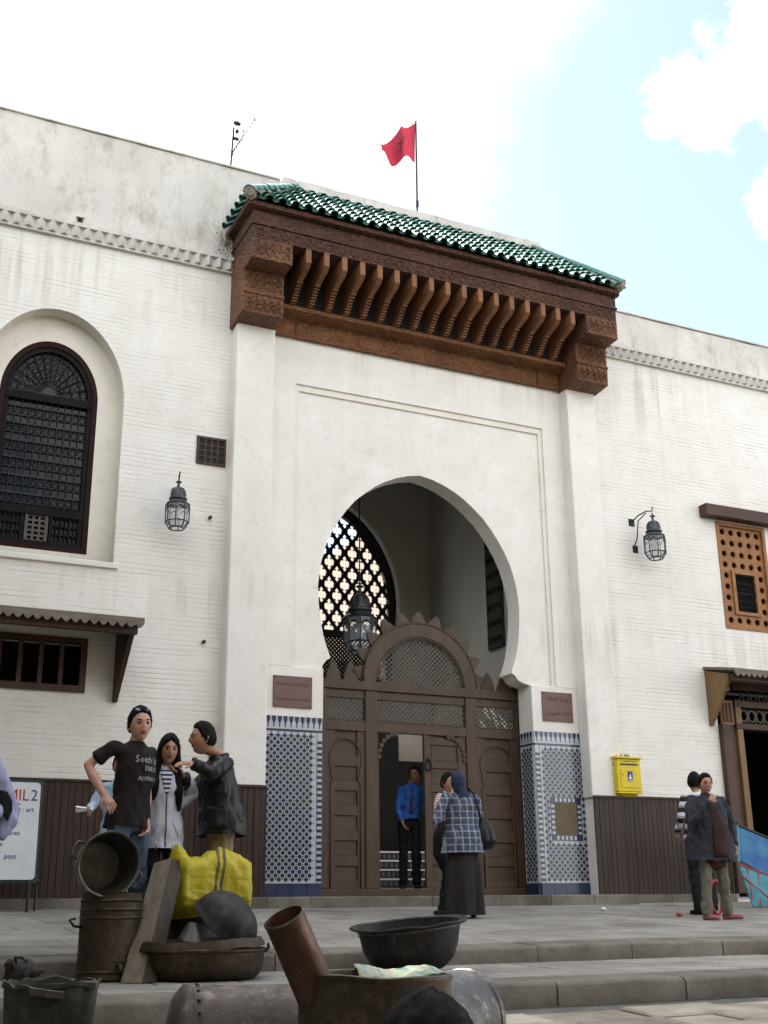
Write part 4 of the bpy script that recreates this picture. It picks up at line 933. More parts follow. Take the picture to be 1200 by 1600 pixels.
text('بريد المغرب' if False else ''.join(chr(c) for c in [0xFE91, 0xFEAE, 0xFEF3, 0xFEAA, 0x20, 0xFE8D, 0xFEDF, 0xFEE4, 0xFED0, 0xFEAE, 0xFE8F][::-1]), .055, M['black'], LB, (11.02, 14.659, 2.0), FACE, 'lettering', .001)
mb = MB(); mb.lathe([(0, 0), (.009, 0), (.009, .006), (0, .006)], 8, mat=Matrix.Translation((10.895, 14.65, 1.81)) @ Matrix.Rotation(pi/2, 4, 'X')); mb.build('keyhole', M['black'], LB)
for i in range(3): mb = MB(); mb.lathe([(0, 0), (.05, .005), (.04, .03), (.015, .045), (0, .045)], 7); p = mb.build('crumpled_paper', M['mortar_tan']); p.location = (10.88+.11*i, 14.80+.03*(i % 2), 2.096); tag(p, ('small tan crumpled scrap on top of the letter box, nearest the gate', 'middle tan crumpled scrap on top of the letter box', 'small tan crumpled scrap on top of the letter box, farthest from the gate')[i], 'litter', 'scraps on the letter box')

# ------------------------------------------------------------------ lanterns
lgl = NT('lantern_glass'); lgl.b.inputs['Alpha'].default_value = .30; lgl = lgl.fin((.5, .55, .56), .08, 0, None, .6)
def lantern(name, label, x, y, zt, s=1.0, bracket=True, wallx=None, group=None, plates=1, wall_drop=0, chain=0):
    t = thing(name, label, 'lantern', (x, y, zt-1.0*s), group=group)
    T = Matrix.Translation((x, y, zt))
    mb = MB(); mb.lathe([(0, 0), (.012*s, -.01*s), (.012*s, -.05*s), (.045*s, -.065*s), (.05*s, -.075*s), (.02*s, -.085*s), (.02*s, -.15*s), (.045*s, -.165*s)], 10, mat=T); mb.build('finial', M['lantern'], t, smooth=35)
    mb = MB(); mb.lathe([(.03*s, -.155*s), (.075*s, -.175*s), (.105*s, -.225*s), (.118*s, -.30*s), (.12*s, -.33*s), (.145*s, -.345*s), (.145*s, -.365*s), (.125*s, -.38*s), (.14*s, -.40*s), (.185*s, -.445*s)], 12, mat=T); mb.build('dome', M['lantern'], t, smooth=35)
    mb = MB()
    for k in range(12):
        a = 2*pi*k/12; mb.tube([(x+r*s*cos(a), y+r*s*sin(a), zt+z*s) for r, z in ((.077, -.175), (.108, -.225), (.121, -.30))], .006*s, 4)
    mb.build('dome_ribs', M['lantern'], t)
    z0, z1, R0 = -.445, -.74, .185
    mb = MB()
    for k in range(8):
        a = 2*pi*(k+.5)/8; b = 2*pi*(k+1.5)/8; mb.tube([(x+R0*s*cos(a), y+R0*s*sin(a), zt+z0*s), (x+R0*s*cos(a), y+R0*s*sin(a), zt+z1*s), (x+.12*s*cos(a), y+.12*s*sin(a), zt+(z1-.10)*s)], .010*s, 5)
        for z, rr in ((z0, R0), (z1, R0), (z1-.10, .12)): mb.tube([(x+rr*s*cos(a), y+rr*s*sin(a), zt+z*s), (x+rr*s*cos(b), y+rr*s*sin(b), zt+z*s)], .011*s, 5)
        am = (a+b)/2; q = []                               # keyhole cresting at the head of every pane
        for i in range(9): u = -1+2*i/8; q.append((x+(R0*.97)*s*cos(am)-u*.055*s*sin(am), y+(R0*.97)*s*sin(am)+u*.055*s*cos(am), zt+(z0-.055-.05*abs(u)**2)*s))
        mb.tube(q, .009*s, 4)
    mb.build('frame', M['lantern'], t)
    mb = MB(); mb.lathe([(R0*.95*s, z0*s), (R0*.95*s, z1*s), (.115*s, (z1-.10)*s)], 8, mat=T @ Matrix.Rotation(pi/8, 4, 'Z'), cap=False); mb.build('lantern_pane', lgl, t)
    mb = MB(); mb.lathe([(0, -.46*s), (.03*s, -.46*s), (.03*s, -.52*s), (.018*s, -.53*s), (.04*s, -.58*s), (.035*s, -.66*s), (0, -.69*s)], 8, mat=T); mb.build('bulb', M['white_paint'], t, smooth=True)
    if bracket:
        wx = wallx; mb = MB()
        ry = 15.0
        mb.tube([(wx, ry, zt-.10), (wx+(x-wx)*.15, ry-.16, zt-.02), (wx+(x-wx)*.6, y+.06, zt+.03), (x, y, zt+.02), (x+.01, y-.01, zt+.09)], .011, 6)
        mb.tube([(wx+.02, ry, zt-.10-wall_drop), (wx+.03, ry-.08, zt-.28-wall_drop*.3), (wx+(x-wx)*.25, ry-.13, zt-.10), (wx+(x-wx)*.6, y+.07, zt+.0)], .010, 6)
        mb.build('scroll_bracket', M['dark_iron'], t, smooth=True)
        for k in range(plates): mb = MB(); mb.box(wx-.055+.04*k, wx+.055+.03*k, 14.985, 15.0, zt-.16-.46*k, zt-.04-.46*k); mb.build('wall_plate', M['dark_iron'], t)
    if chain:
        mb = MB(); mb.tube([(x, y, zt-.01), (x, y, zt+chain)], .012, 5); mb.build('chain', M['dark_iron'], t)
    return t
lantern('wall_lantern', 'domed metal lantern on the wall below the small square grille', 3.88, 14.65, 5.52, .86, True, 3.93, 'metal lanterns on the outer wall')
lantern('wall_lantern', 'domed metal lantern on the wall beside the orange shutter', 11.87, 14.65, 6.10, .95, True, 11.70, 'metal lanterns on the outer wall', 2, .42)
lantern('hanging_lantern', 'large glazed lantern hanging on a chain inside the portal arch', 7.53, 16.8, 5.0, 1.40, False, chain=2.7)

# ------------------------------------------------------------------ flag and aerial on the roof
fl_ = NT('red_flag_cloth'); fl_.b.inputs['Subsurface Weight'].default_value = 0.0
fl_.fin(fl_.mix(fl_.ramp(fl_.noise(4, 3), .4, .6), (.20, .014, .030), (.26, .020, .042)), .7)
tr = fl_.n('ShaderNodeBsdfTranslucent'); tr.inputs['Color'].default_value = (.30, .025, .045, 1); ms = fl_.n('ShaderNodeMixShader'); ms.inputs[0].default_value = .5
fl_.l(fl_.b.outputs[0], ms.inputs[1]); fl_.l(tr.outputs[0], ms.inputs[2]); fl_.l(ms.outputs[0], fl_.t.nodes['Material Output'].inputs[0])
FL = thing('flag', 'red flag drooping from its pole on the roof', 'flag', (7.9, 15.2, 10.92))
mb = MB(); mb.tube([(7.90, 15.2, 10.85), (7.905, 15.2, 11.9), (7.91, 15.2, 12.93)], .018, 8); mb.tube([(7.905, 15.2, 11.2), (7.905, 15.2, 11.32)], .028, 8); mb.tube([(7.80, 15.2, 11.03), (7.85, 15.2, 11.10)], .025, 6); mb.build('pole', M['dark_iron'], FL, smooth=35)
mb = MB(); nu, nv = 26, 16; vs = []
for j in range(nv+1):
    v = j/nv
    for i in range(nu+1):
        u = i/nu; # u along the fly, v down the hoist
        x = 7.895-.66*u-.02*v; z = 12.88-.80*v*(1-.28*u)-.62*u**1.25+.18*u*v
        yv_ = 15.2+.19*sin(u*9+v*2.2)*u**.5-.10*u+.05*sin(u*17+v*3)*u; x += .11*sin(u*9+1.2+v*1.5)*u
        vs.append((x, yv_, z-.05*sin(u*7+v*4)*u))
mb.add(vs, [(j*(nu+1)+i, j*(nu+1)+i+1, (j+1)*(nu+1)+i+1, (j+1)*(nu+1)+i) for j in range(nv) for i in range(nu)])
CL = mb.build('cloth', fl_.m, FL, smooth=True)
def fpt(u, v):
    x = 7.895-.66*u-.02*v; z = 12.88-.80*v*(1-.28*u)-.62*u**1.25+.18*u*v; return Vector((x+.11*sin(u*9+1.2+v*1.5)*u, 15.2+.19*sin(u*9+v*2.2)*u**.5-.10*u+.05*sin(u*17+v*3)*u-.006, z-.05*sin(u*7+v*4)*u))
mb = MB(); st_ = [(.47+.17*sin(2*pi*(2*k)/5), .5-.20*cos(2*pi*(2*k)/5)) for k in range(5)]
for k in range(5):
    a_, b_ = st_[k], st_[(k+1) % 5]; mb.tube([fpt(a_[0]+(b_[0]-a_[0])*t/6, a_[1]+(b_[1]-a_[1])*t/6) for t in range(7)], .0042, 4)
mb.build('star_emblem', rough_mat('flag_green', (.05, .035, .025), (.06, .045, .03)), FL)
AN = thing('aerial', 'thin television aerial on a short mast on the roof', 'aerial', (4.62, 15.2, 10.9))
mb = MB(); mb.tube([(4.60, 15.2, 10.88), (4.62, 15.2, 11.45), (4.635, 15.2, 11.78)], .018, 6); mb.build('mast', M['dark_iron'], AN)
mb = MB(); mb.tube([(4.62, 15.2, 11.30), (4.80, 15.2, 11.68), (4.98, 15.2, 12.03)], .011, 5); mb.tube([(4.975, 15.2, 12.02), (4.985, 15.2, 12.08)], .016, 6)
for i in range(6):
    p = Vector((4.65+.026*i, 15.2, 11.37+.055*i)); mb.tube([p+Vector((-.03, -.16, .012)), p+Vector((.03, .16, -.01))], .006, 4)
mb.build('yagi_boom', M['dark_iron'], AN)
mb = MB()
for i in range(4): mb.tube([(4.48+.01*i, 15.2-.1, 11.86+.035*i), (4.86-.01*i, 15.2+.1, 11.80+.035*i)], .008, 4)
mb.tube([(4.68, 15.2, 11.55), (4.69, 15.2, 12.0)], .007, 5); mb.box(4.63, 4.74, 15.17, 15.23, 11.86, 11.89); mb.lathe([(0, 0), (.03, .02), (.035, .05), (.02, .08), (0, .09)], 8, mat=Matrix.Translation((4.69, 15.2, 11.68))); mb.box(4.62, 4.72, 15.18, 15.22, 11.56, 11.60)
mb.build('dipole_head', M['dark_iron'], AN)

# ------------------------------------------------------------------ advertising board, left
SB = thing('sign_board', 'white advertising board with red and blue lettering on an easel', 'sign', (1.7, 14.45, floor(14.45)))
rx = radians(-4); TB = Matrix.Translation((0, 14.42, .30)) @ Matrix.Rotation(rx, 4, 'X')
mb = MB(); x0, x1, h = .9, 2.36, 1.10
pts = [(x0, 0), (x1-.04, 0), (x1-.012, .012), (x1, .04), (x1, h-.04), (x1-.012, h-.012), (x1-.04, h), (x0, h)]
m_ = MB(); m_.prism(pts, 0, .025); mb.add([TB @ Vector(v) for v in m_.v], m_.f); mb.build('panel', M['white_paint'], SB, bevel=.004)
mb = MB(); m_ = MB(); m_.prism([(x0, -.03), (x1+.03, -.03), (x1+.03, h+.03), (x0, h+.03)], .028, .05); mb.add([TB @ Vector(v) for v in m_.v], m_.f); mb.build('backing_frame', rough_mat('dull_green_frame', (.03, .055, .05), (.045, .07, .06)), SB)
mb = MB()
for x in (1.05, 2.30): mb.tube([(x, 14.46, .33), (x, 14.40, floor(14.4))], .016, 6)
mb.tube([(2.44, 14.75, .35), (2.42, 14.62, floor(14.62))], .014, 6); mb.tube([(2.2, 14.45, .28), (2.48, 14.72, .28)], .012, 6); mb.build('easel_leg', M['dark_iron'], SB)
RT = Matrix.Rotation(pi/2+rx, 3, 'X')
for body, s, x, z, mt, sx in (('FAMIL', .185, 2.235, .89, 'red_ink', .92), ('2', .185, 2.335, .89, 'blue_ink', .92), ('ARTS', .14, 2.15, .76, 'red_ink', 1), (': art', .08, 2.30, .76, 'blue_ink', 1), ('culture  .', .08, 2.16, .62, 'blue_ink', 1), ('sculptures', .08, 2.16, .495, 'blue_ink', 1), ('par route', .08, 1.98, .37, 'blue_ink', 1), ('pour tout   pays', .08, 2.14, .235, 'blue_ink', 1), ('mètres', .08, 1.80, .10, 'red_ink', 1)):
    p = TB @ Vector((x, -.002, z)); text(body, s, M[mt], SB, p, RT, 'lettering', .001, 'RIGHT', sx)

# ------------------------------------------------------------------ metal ware on the steps
def metal(name, c1, c2, rough=.5, me=.75, sc=7, dirt=.5):
    a = NT(name); c = a.mix(a.ramp(a.noise(sc, 7, .65), .35, .65), c1, c2)
    c = a.mix(a.math('MULTIPLY', a.ramp(a.noise(sc*2.3, 8, .75), .52, .70), dirt), c, (c2[0]*2.2+.03, c2[1]*2.1+.03, c2[2]*1.9+.03))
    return a.fin(c, a.ramp(a.noise(sc*1.3, 6, .7), .3, .7, (rough-.15,)*3, (rough+.25,)*3), me, a.bump(a.noise(sc*3, 6, .7), .35, .012), .4)
M['soot'] = metal('sooty_copper', (0.015, 0.014, 0.014), (0.033, 0.030, 0.028), .55, .5)
M['tinned'] = metal('dull_tinned_copper', (0.060, 0.055, 0.050), (0.095, 0.087, 0.077), .42, .7)
M['brass_old'] = metal('old_brown_brass', (0.038, 0.028, 0.018), (0.063, 0.047, 0.032), .5, .7)
M['copper'] = metal('brown_copper', (.062, .034, .026), (.10, .056, .042), .42, .75, 5, .25)
M['greenish'] = metal('verdigris_metal', (0.030, 0.031, 0.024), (0.055, 0.058, 0.043), .6, .5, 6, .6)
M['tank_red'] = metal('oxidised_red_tank', (.052, .043, .040), (.090, .074, .068), .45, .7, 5, .8)
ONSTEP = 'old metal ware set out on the steps'
def RZX(loc, axis):
    return Matrix.Translation(loc) @ Vector(axis).normalized().to_track_quat('Z', 'Y').to_matrix().to_4x4()
def dent(mb, k=.004, sc=9, seed=0):
    k *= 1.8; mb.v = [tuple(Vector(v)+Vector((noise.noise(Vector(v)*sc+Vector((seed, 0, 0))), noise.noise(Vector(v)*sc+Vector((0, seed+7, 0))), noise.noise(Vector(v)*sc+Vector((0, 3, seed)))))*k) for v in mb.v]; return mb
# ribbed drum
T = thing('metal_drum', 'tall ribbed brown metal drum with a tap, under the tilted bucket', 'drum', (1.985, 8.77, zl(8.77)), group=ONSTEP)
z0 = zl(8.77); mb = MB(); R_ = .212
prof = [(0, .0), (R_-.01, 0), (R_+.006, .008), (R_+.006, .02), (R_, .03), (R_, .05), (R_+.008, .058), (R_, .068), (R_, .40), (R_+.010, .41), (R_, .422), (R_, .455), (R_+.011, .467), (R_, .48), (R_, .515), (R_+.011, .527), (R_, .54), (R_, .575), (R_+.008, .58), (R_-.01, .582), (R_-.012, .55), (0, .55)]
mb.lathe(prof, 32, mat=Matrix.Translation((1.985, 8.77, z0))); dent(mb, .005, 7).build('drum_body', M['brass_old'], T, smooth=35)
mb = MB(); mb.tube([(1.985+.02, 8.77-.21, z0+.10), (1.985+.02, 8.77-.29, z0+.10), (1.985+.02, 8.77-.30, z0+.06)], .014, 8); mb.tube([(1.985-.03, 8.77-.27, z0+.13), (1.985+.07, 8.77-.27, z0+.13)], .008, 6); mb.build('tap', M['brass_old'], T, smooth=True)
mb = MB(); mb.tube([(1.985-.20, 8.72, z0+.35), (1.985-.27, 8.70, z0+.36), (1.985-.30, 8.70, z0+.40), (1.985-.26, 8.70, z0+.41)], .010, 6); mb.build('hook_handle', M['dark_iron'], T, smooth=True)
# tilted bucket on the drum
c = Vector((1.91, 8.60, .283)); ax = Vector((.06, -1, -.02)).normalized(); MT = RZX(c, ax)
T = thing('bucket', 'round metal bucket tipped on its side on top of the drum', 'bucket', (1.93, 8.75, zl(8.77)+.583), group=ONSTEP)
mb = MB(); mb.lathe([(0, -.30), (.165, -.30), (.185, -.22), (.214, .0), (.226, .006), (.226, -.008), (.216, -.012)][:5]+[(.222, .012), (.208, .004), (.180, -.215), (.16, -.288), (0, -.288)], 36, mat=MT); dent(mb, .006, 6).build('bucket_body', M['tinned'], T, smooth=35)
for a in (radians(155), radians(-25)):
    mb = MB(); d = Vector((cos(a), sin(a), 0)); e = Vector((-sin(a), cos(a), 0)); mb.tube([MT @ (d*.215+e*.06+Vector((0, 0, -.04))), MT @ (d*.258+e*.05+Vector((0, 0, -.05))), MT @ (d*.268+Vector((0, 0, -.055))), MT @ (d*.258-e*.05+Vector((0, 0, -.05))), MT @ (d*.215-e*.06+Vector((0, 0, -.04)))], .010, 6); mb.build('lug_handle', M['tinned'], T, smooth=True)
# folded plank trough leaning on the sack
T = thing('wooden_trough', 'long wooden trough of two planks leaning against the yellow sack', 'trough', (2.11, 8.42, zl(8.42)), group=ONSTEP)
def quadslab(mb, q, th, mi=0):
    q = [Vector(p) for p in q]; n = (q[1]-q[0]).cross(q[3]-q[0]).normalized()*th
    return mb.add(q+[p+n for p in q], [(3, 2, 1, 0), (4, 5, 6, 7), (0, 1, 5, 4), (1, 2, 6, 5), (2, 3, 7, 6), (3, 0, 4, 7)], mi)
mb = MB(); quadslab(mb, [(2.00, 8.44, -.49), (2.125, 8.36, -.49), (2.45, 8.93, .345), (2.335, 9.0, .31)], -.022); dent(mb, .003, 5).build('plank', rough_mat('worn_lit_plank', (.12, .098, .070), (.19, .155, .11), 3, .7, 30, .4, .01, stretch=(5, 5, 1)), T, bevel=.004, recalc=True)  # lit side of the trough, painted paler than its twin
mb = MB(); quadslab(mb, [(2.130, 8.36, -.49), (2.250, 8.42, -.49), (2.575, 8.99, .32), (2.455, 8.93, .343)], -.022); dent(mb, .003, 5).build('plank', rough_mat('worn_shaded_plank', (.040, .028, .021), (.065, .048, .036), 3, .7, 30, .4, .01, stretch=(5, 5, 1)), T, bevel=.004, recalc=True)  # shaded side of the trough, shade put into the darker colour
# wide basin with lid
T = thing('basin', 'wide low metal basin with a flat lid beside the trough', 'basin', (2.62, 8.57, zl(8.57)), group=ONSTEP)
z0 = zl(8.57); mb = MB(); S_ = Matrix.Translation((2.62, 8.57, z0)) @ Matrix.Diagonal((1, .80, 1, 1))
mb.lathe([(0, 0), (.36, 0), (.405, .03), (.432, .08), (.44, .175), (.452, .185), (.452, .20), (.44, .205), (.40, .19)], 40, mat=S_); dent(mb, .006, 5).build('basin_body', M['brass_old'], T, smooth=35)
mb = MB(); S2 = Matrix.Translation((2.61, 8.57, z0+.21)) @ Matrix.Rotation(radians(-2.2), 4, 'Y') @ Matrix.Diagonal((1, .80, 1, 1))
mb.lathe([(0, .03), (.36, .03), (.40, .052), (.425, .055), (.452, .01), (.457, -.005), (.44, -.008), (0, -.004)], 40, mat=S2); dent(mb, .010, 5, 4).build('lid', M['brass_old'], T, smooth=35)
mb = MB(); mb.tube([(3.07, 8.55, z0+.17), (3.09, 8.53, z0+.20), (3.08, 8.51, z0+.23)], .011, 6); mb.build('catch', M['brass_old'], T)
# domed pan on the lid
ax = Vector((.50, -.42, .76)).normalized(); c = Vector((2.775, 8.60, -.115)); MT = RZX(c, ax)
T = thing('round_pan', 'round bottomed black pan turned over on the basin lid', 'pan', (2.80, 8.6, z0+.24), group=ONSTEP)
mb = MB(); pr = [(.262, -.03), (.262, -.015), (.25, .0)]+[(.25*cos(t), .20*sin(t)) for t in [pi/2*k/10 for k in range(1, 11)]]; mb.lathe(pr, 36, mat=MT, cap=False); mb.lathe([(r-.008, z-.004) for r, z in pr[2:-1]]+[(0, .196)], 36, mat=MT, cap=False); dent(mb, .008, 8).build('pan_body', M['soot'], T, smooth=50)
# little cone shaped bowl
T = thing('small_bowl', 'small grey cone shaped bowl upside down on the basin lid', 'bowl', (2.47, 8.48, z0+.25), group=ONSTEP)
mb = MB(); mb.lathe([(.085, 0), (.088, .006), (.06, .07), (.035, .125), (.03, .135), (0, .138)], 20, mat=Matrix.Translation((2.475, 8.46, z0+.245)) @ Matrix.Rotation(.15, 4, 'Y')); mb.build('bowl_body', M['tinned'], T, smooth=35)
# black cauldron under the sack
T = thing('cauldron', 'black cauldron upside down under the yellow sack', 'cauldron', (2.75, 9.24, floor(9.24)), group=ONSTEP)
mb = MB(); mb.lathe([(.33, 0), (.345, .01), (.33, .03), (.30, .16), (.22, .27), (.1, .31), (0, .315)], 28, mat=Matrix.Translation((2.72, 9.38, floor(9.38)))); dent(mb, .006, 7).build('cauldron_body', M['soot'], T, smooth=40)
# yellow plastic sack
YS = NT('yellow_woven_plastic'); X_, Y_, Z_ = YS.sep()[:3]
c_ = YS.mix(YS.ramp(YS.noise(5, 5, .6), .35, .65), (.56, .48, .022), (.45, .38, .015))
for xx in (.285, .335): c_ = YS.mix(YS.math('MULTIPLY', YS.math('LESS_THAN', YS.math('ABSOLUTE', YS.math('SUBTRACT', YS.math('ADD', X_, YS.math('MULTIPLY', Z_, -.12)), xx)), .013), .88), c_, (.05, .045, .02))
YS.fin(c_, .42, 0, YS.bump(YS.math('ADD', YS.noise(60, 3), YS.math('MULTIPLY', YS.vor(7, 'DISTANCE_TO_EDGE', YS.mapv((1, 1, 1.6))), 4.0)), .32, .014), .4)
tr_ = YS.n('ShaderNodeBsdfTranslucent'); YS.l(c_, tr_.inputs['Color']); ms_ = YS.n('ShaderNodeMixShader'); ms_.inputs[0].default_value = .25; YS.l(YS.b.outputs[0], ms_.inputs[1]); YS.l(tr_.outputs[0], ms_.inputs[2]); YS.l(ms_.outputs[0], YS.t.nodes['Material Output'].inputs[0])
T = thing('yellow_sack', 'bright yellow woven plastic sack with dark stripes slumped behind the trough', 'sack', (2.5, 9.12, -.05), group=ONSTEP)
mb = MB(); nu, nv = 40, 28; vs = []
for i in range(nu+1):
    u = i/nu; top = (.40+.055*(1-min(1, abs(u-.07)/.13)**2 if abs(u-.07) < .13 else 0)-.05*u-.03*sin(u*7))+(-.10*max(0, (.035-u)/.035)); bot = -.10+.10*u-.05*u*u; dep = .17*(1-u)**.35*min(1, (u+.02)/.12)**.5+.035
    for j in range(nv):
        a = 2*pi*j/nv; ca, sa = cos(a), sin(a); zz = (top+bot)/2+(top-bot)/2*(abs(sa)**.75)*(1 if sa > 0 else -1); p = Vector((2.50+.64*u, 9.12-dep*abs(ca)**.8*(1 if ca > 0 else -1), zz))
        w = .045*noise.noise(Vector((p.x*7, p.z*5, p.y*6)))-.050*abs(noise.noise(Vector((p.x*9+p.z*5, p.z*7, 3))))-.022*abs(noise.noise(Vector((p.x*22, p.z*16+p.x*9, 5))))+.02; d = Vector((0, -ca, sa)); vs.append(p+d*w+Vector((.04*noise.noise(Vector((zz*8, 2, 1)))*(u > .9), 0, 0)))
fs = [(i*nv+j, i*nv+(j+1) % nv, (i+1)*nv+(j+1) % nv, (i+1)*nv+j) for i in range(nu) for j in range(nv)]+[tuple(range(nv-1, -1, -1)), tuple(nu*nv+j for j in range(nv))]
mb.add(vs, fs); o = mb.build('sack_body', YS.m, T, smooth=True, recalc=True)
# big cauldron at the step edge
T = thing('cauldron', 'big sooty copper cauldron with a wide rim at the step edge', 'cauldron', (4.25, 8.50, zl(8.5)), group=ONSTEP)
MT = Matrix.Translation((4.24, 8.50, zl(8.5)-.012)) @ Matrix.Rotation(radians(-5.5), 4, 'Y') @ Matrix.Rotation(radians(2), 4, 'X') @ Matrix.Diagonal((1, .92, 1, 1))
mb = MB(); mb.lathe([(0, .0), (.13, .004), (.25, .035), (.33, .10), (.375, .20), (.40, .34), (.455, .352), (.462, .362), (.455, .372), (.395, .362), (.362, .20), (.315, .11), (.24, .05), (.12, .02), (0, .016)], 48, mat=MT); dent(mb, .007, 6).build('cauldron_body', M['soot'], T, smooth=35)
mb = MB()
for a in (radians(-100), radians(-97)):
    pass
mb.lathe([(.401, .325), (.407, .335), (.401, .345)], 48, mat=MT, cap=False); mb.build('rim_band', M['tinned'], T, smooth=True)
for a in (195, 203, 235, 243, 251):
    r_ = MB(); p = MT @ Vector((.385*cos(radians(-a)), .385*sin(radians(-a)), .30)); r_.lathe([(0, 0), (.012, .0), (.008, .01), (0, .012)], 8, mat=Matrix.Translation(p)); r_.build('rivet', M['tinned'], T)
# kettle lying at the left
T = thing('kettle', 'small blackened kettle lying on the lower step', 'kettle', (1.36, 8.5, zl(8.5)), group=ONSTEP)
MT = RZX((1.33, 8.5, zl(8.5)+.085), (-.75, -.3, .45)); mb = MB(); mb.lathe([(0, -.085), (.06, -.08), (.10, -.03), (.095, .02), (.055, .06), (.04, .075), (.05, .085), (.025, .10), (.012, .12), (0, .125)], 18, mat=MT); dent(mb, .014, 14).build('kettle_body', M['soot'], T, smooth=50)
mb = MB(); mb.tube([(1.39, 8.45, -.42), (1.45, 8.42, -.41), (1.49, 8.40, -.385)], [.03, .022, .016], 8); mb.build('spout', M['soot'], T, smooth=True)
mb = MB(); mb.tube([(1.31, 8.45, -.34), (1.29, 8.40, -.31), (1.33, 8.37, -.31), (1.37, 8.40, -.34)], .008, 5); mb.build('handle', M['soot'], T, smooth=True)
# verdigris bucket bottom left
T = thing('bucket', 'large battered bucket with a torn rim at the street edge', 'bucket', (.92, 5.0, floorz(5.0)), group=ONSTEP)
mb = MB(); zf_ = floorz(5.0); mb.lathe([(0, 0), (.135, 0), (.14, .02), (.178, .50), (.186, .505), (.186, .52), (.176, .52), (.168, .49), (.13, .03), (0, .025)], 36, mat=Matrix.Translation((.915, 5.0, zf_))); mb.v = [(x, y, z+(.022*noise.noise(Vector((x*16, y*16, 1))) if z > zf_+.45 else 0)) for x, y, z in mb.v]; dent(mb, .010, 7).build('bucket_body', M['greenish'], T, smooth=40)
mb = MB(); mb.box(.80, .93, 4.80, 4.835, zf_+.47, zf_+.50, rot=Matrix.Rotation(.15, 3, 'Y')); mb.build('rim_patch', M['tinned'], T, bevel=.004)
mb = MB(); mb.box(1.0, 1.07, 4.86, 4.90, zf_+.49, zf_+.52, rot=Matrix.Rotation(-.5, 3, 'Z')); mb.build('rim_patch', M['tinned'], T, bevel=.004)
# boiler tank lying down
T = thing('boiler_tank', 'reddish metal boiler tank lying on its side with a seam and rivets', 'tank', (1.6, 4.72, floorz(4.72)), group=ONSTEP)
def lying(T, xa, xb, y, yb, zc, r, mat, name, rivets=True, ring=True):
    a, b = Vector((xa, y, zc)), Vector((xb, yb, zc)); L = (b-a).length; MT = RZX(a, b-a); mb = MB()
    mb.lathe([(0, -.05), (r*.5, -.042), (r*.85, -.015), (r*.97, .012), (r+.006, .03), (r+.006, .05), (r, .055), (r, L-.05), (r+.006, L-.045), (r+.006, L-.02), (r*.95, L), (r*.9, L-.02), (0, L-.03)], 40, mat=MT); dent(mb, .006, 6).build(name, mat, T, smooth=40)
    if rivets:
        mb = MB()
        for k in range(26): t = 2*pi*k/26; p = MT @ Vector(((r+.005)*cos(t), (r+.005)*sin(t), .075)); mb.lathe([(0, 0), (.009, 0), (.006, .007), (0, .008)], 6, mat=RZX(p, p-(a+(b-a).normalized()*.075)))
        mb.build('rivets', mat, T, kind='stuff')
        mb = MB(); q = [MT @ Vector(((r+.004)*cos(t), (r+.004)*sin(t), s)) for s, t in ((.06, radians(205)), (L-.06, radians(205)))]; mb.tube(q, .008, 5); mb.build('seam', mat, T)
    if ring: mb = MB(); c = b+Vector((.012, -r*.72, r*.45)); mb.tube([c+Vector((.012*cos(t), -.03*cos(t)*0+.02*cos(t), .05*sin(t))) for t in [2*pi*k/14 for k in range(14)]], .011, 6, closed=True); mb.build('ring_handle', M['dark_iron'], T, smooth=True)
lying(T, 1.36, 1.87, 4.78, 4.66, floorz(4.72)+.256, .252, M['tank_red'], 'tank_body')
T = thing('boiler_tank', 'grey metal boiler tank lying behind the large pot', 'tank', (2.75, 5.25, floorz(5.25)), group=ONSTEP)
lying(T, 2.25, 3.03, 5.15, 5.45, floorz(5.25)+.236, .236, metal('grey_tank', (0.078, 0.075, 0.072), (0.126, 0.123, 0.120), .4, .7, 5, .8), 'tank_body', False, False)
# large pot with pipe and cloth
T = thing('large_pot', 'large upright brown metal pot with a copper pipe standing in it', 'pot', (1.83, 4.0, floorz(4.0)), group=ONSTEP)
zf_ = floorz(4.0); mb = MB(); hp = -.232-zf_; mb.lathe([(0, 0), (.24, 0), (.25, .02), (.262, hp*.6), (.268, hp-.02), (.276, hp-.01), (.276, hp), (.268, hp+.004), (.26, hp-.01), (.245, .03), (0, .02)], 44, mat=Matrix.Translation((1.83, 4.0, zf_)) @ Matrix.Rotation(.02, 4, 'Y')); dent(mb, .006, 6).build('pot_body', metal('brown_pot', (0.045, 0.036, 0.028), (0.075, 0.062, 0.048), .45, .7), T, smooth=35)
T = thing('copper_pipe', 'wide brown copper pipe leaning out of the large pot', 'pipe', (1.9, 4.08, zf_+.03), group=ONSTEP)
a = Vector((1.905, 4.09, zf_+.06)); b = Vector((1.485, 3.95, -.042)); MT = RZX(a, b-a); L = (b-a).length
mb = MB(); mb.lathe([(.070, 0), (.072, L), (.068, L+.004), (.066, L), (.064, 0), (.070, 0)], 32, mat=MT, cap=False); dent(mb, .003, 8).build('pipe_body', M['copper'], T, smooth=35)
mb = MB(); mb.lathe([(.0725, L-.004), (.0735, L+.003), (.069, L+.005)], 32, mat=MT, cap=False); mb.build('bright_edge', M['tinned'], T, smooth=True)
ST = NT('striped_cloth'); w_ = ST.n('ShaderNodeTexNoise'); w_.inputs['Scale'].default_value = 1.0; w_.inputs['Detail'].default_value = 5; ST.l(ST.mapv((34, 5, 8), loc=(2, 0, 1)), w_.inputs['Vector'])
cr_ = ST.n('ShaderNodeValToRGB'); ST.l(w_.outputs['Fac'], cr_.inputs['Fac']); el_ = cr_.color_ramp.elements
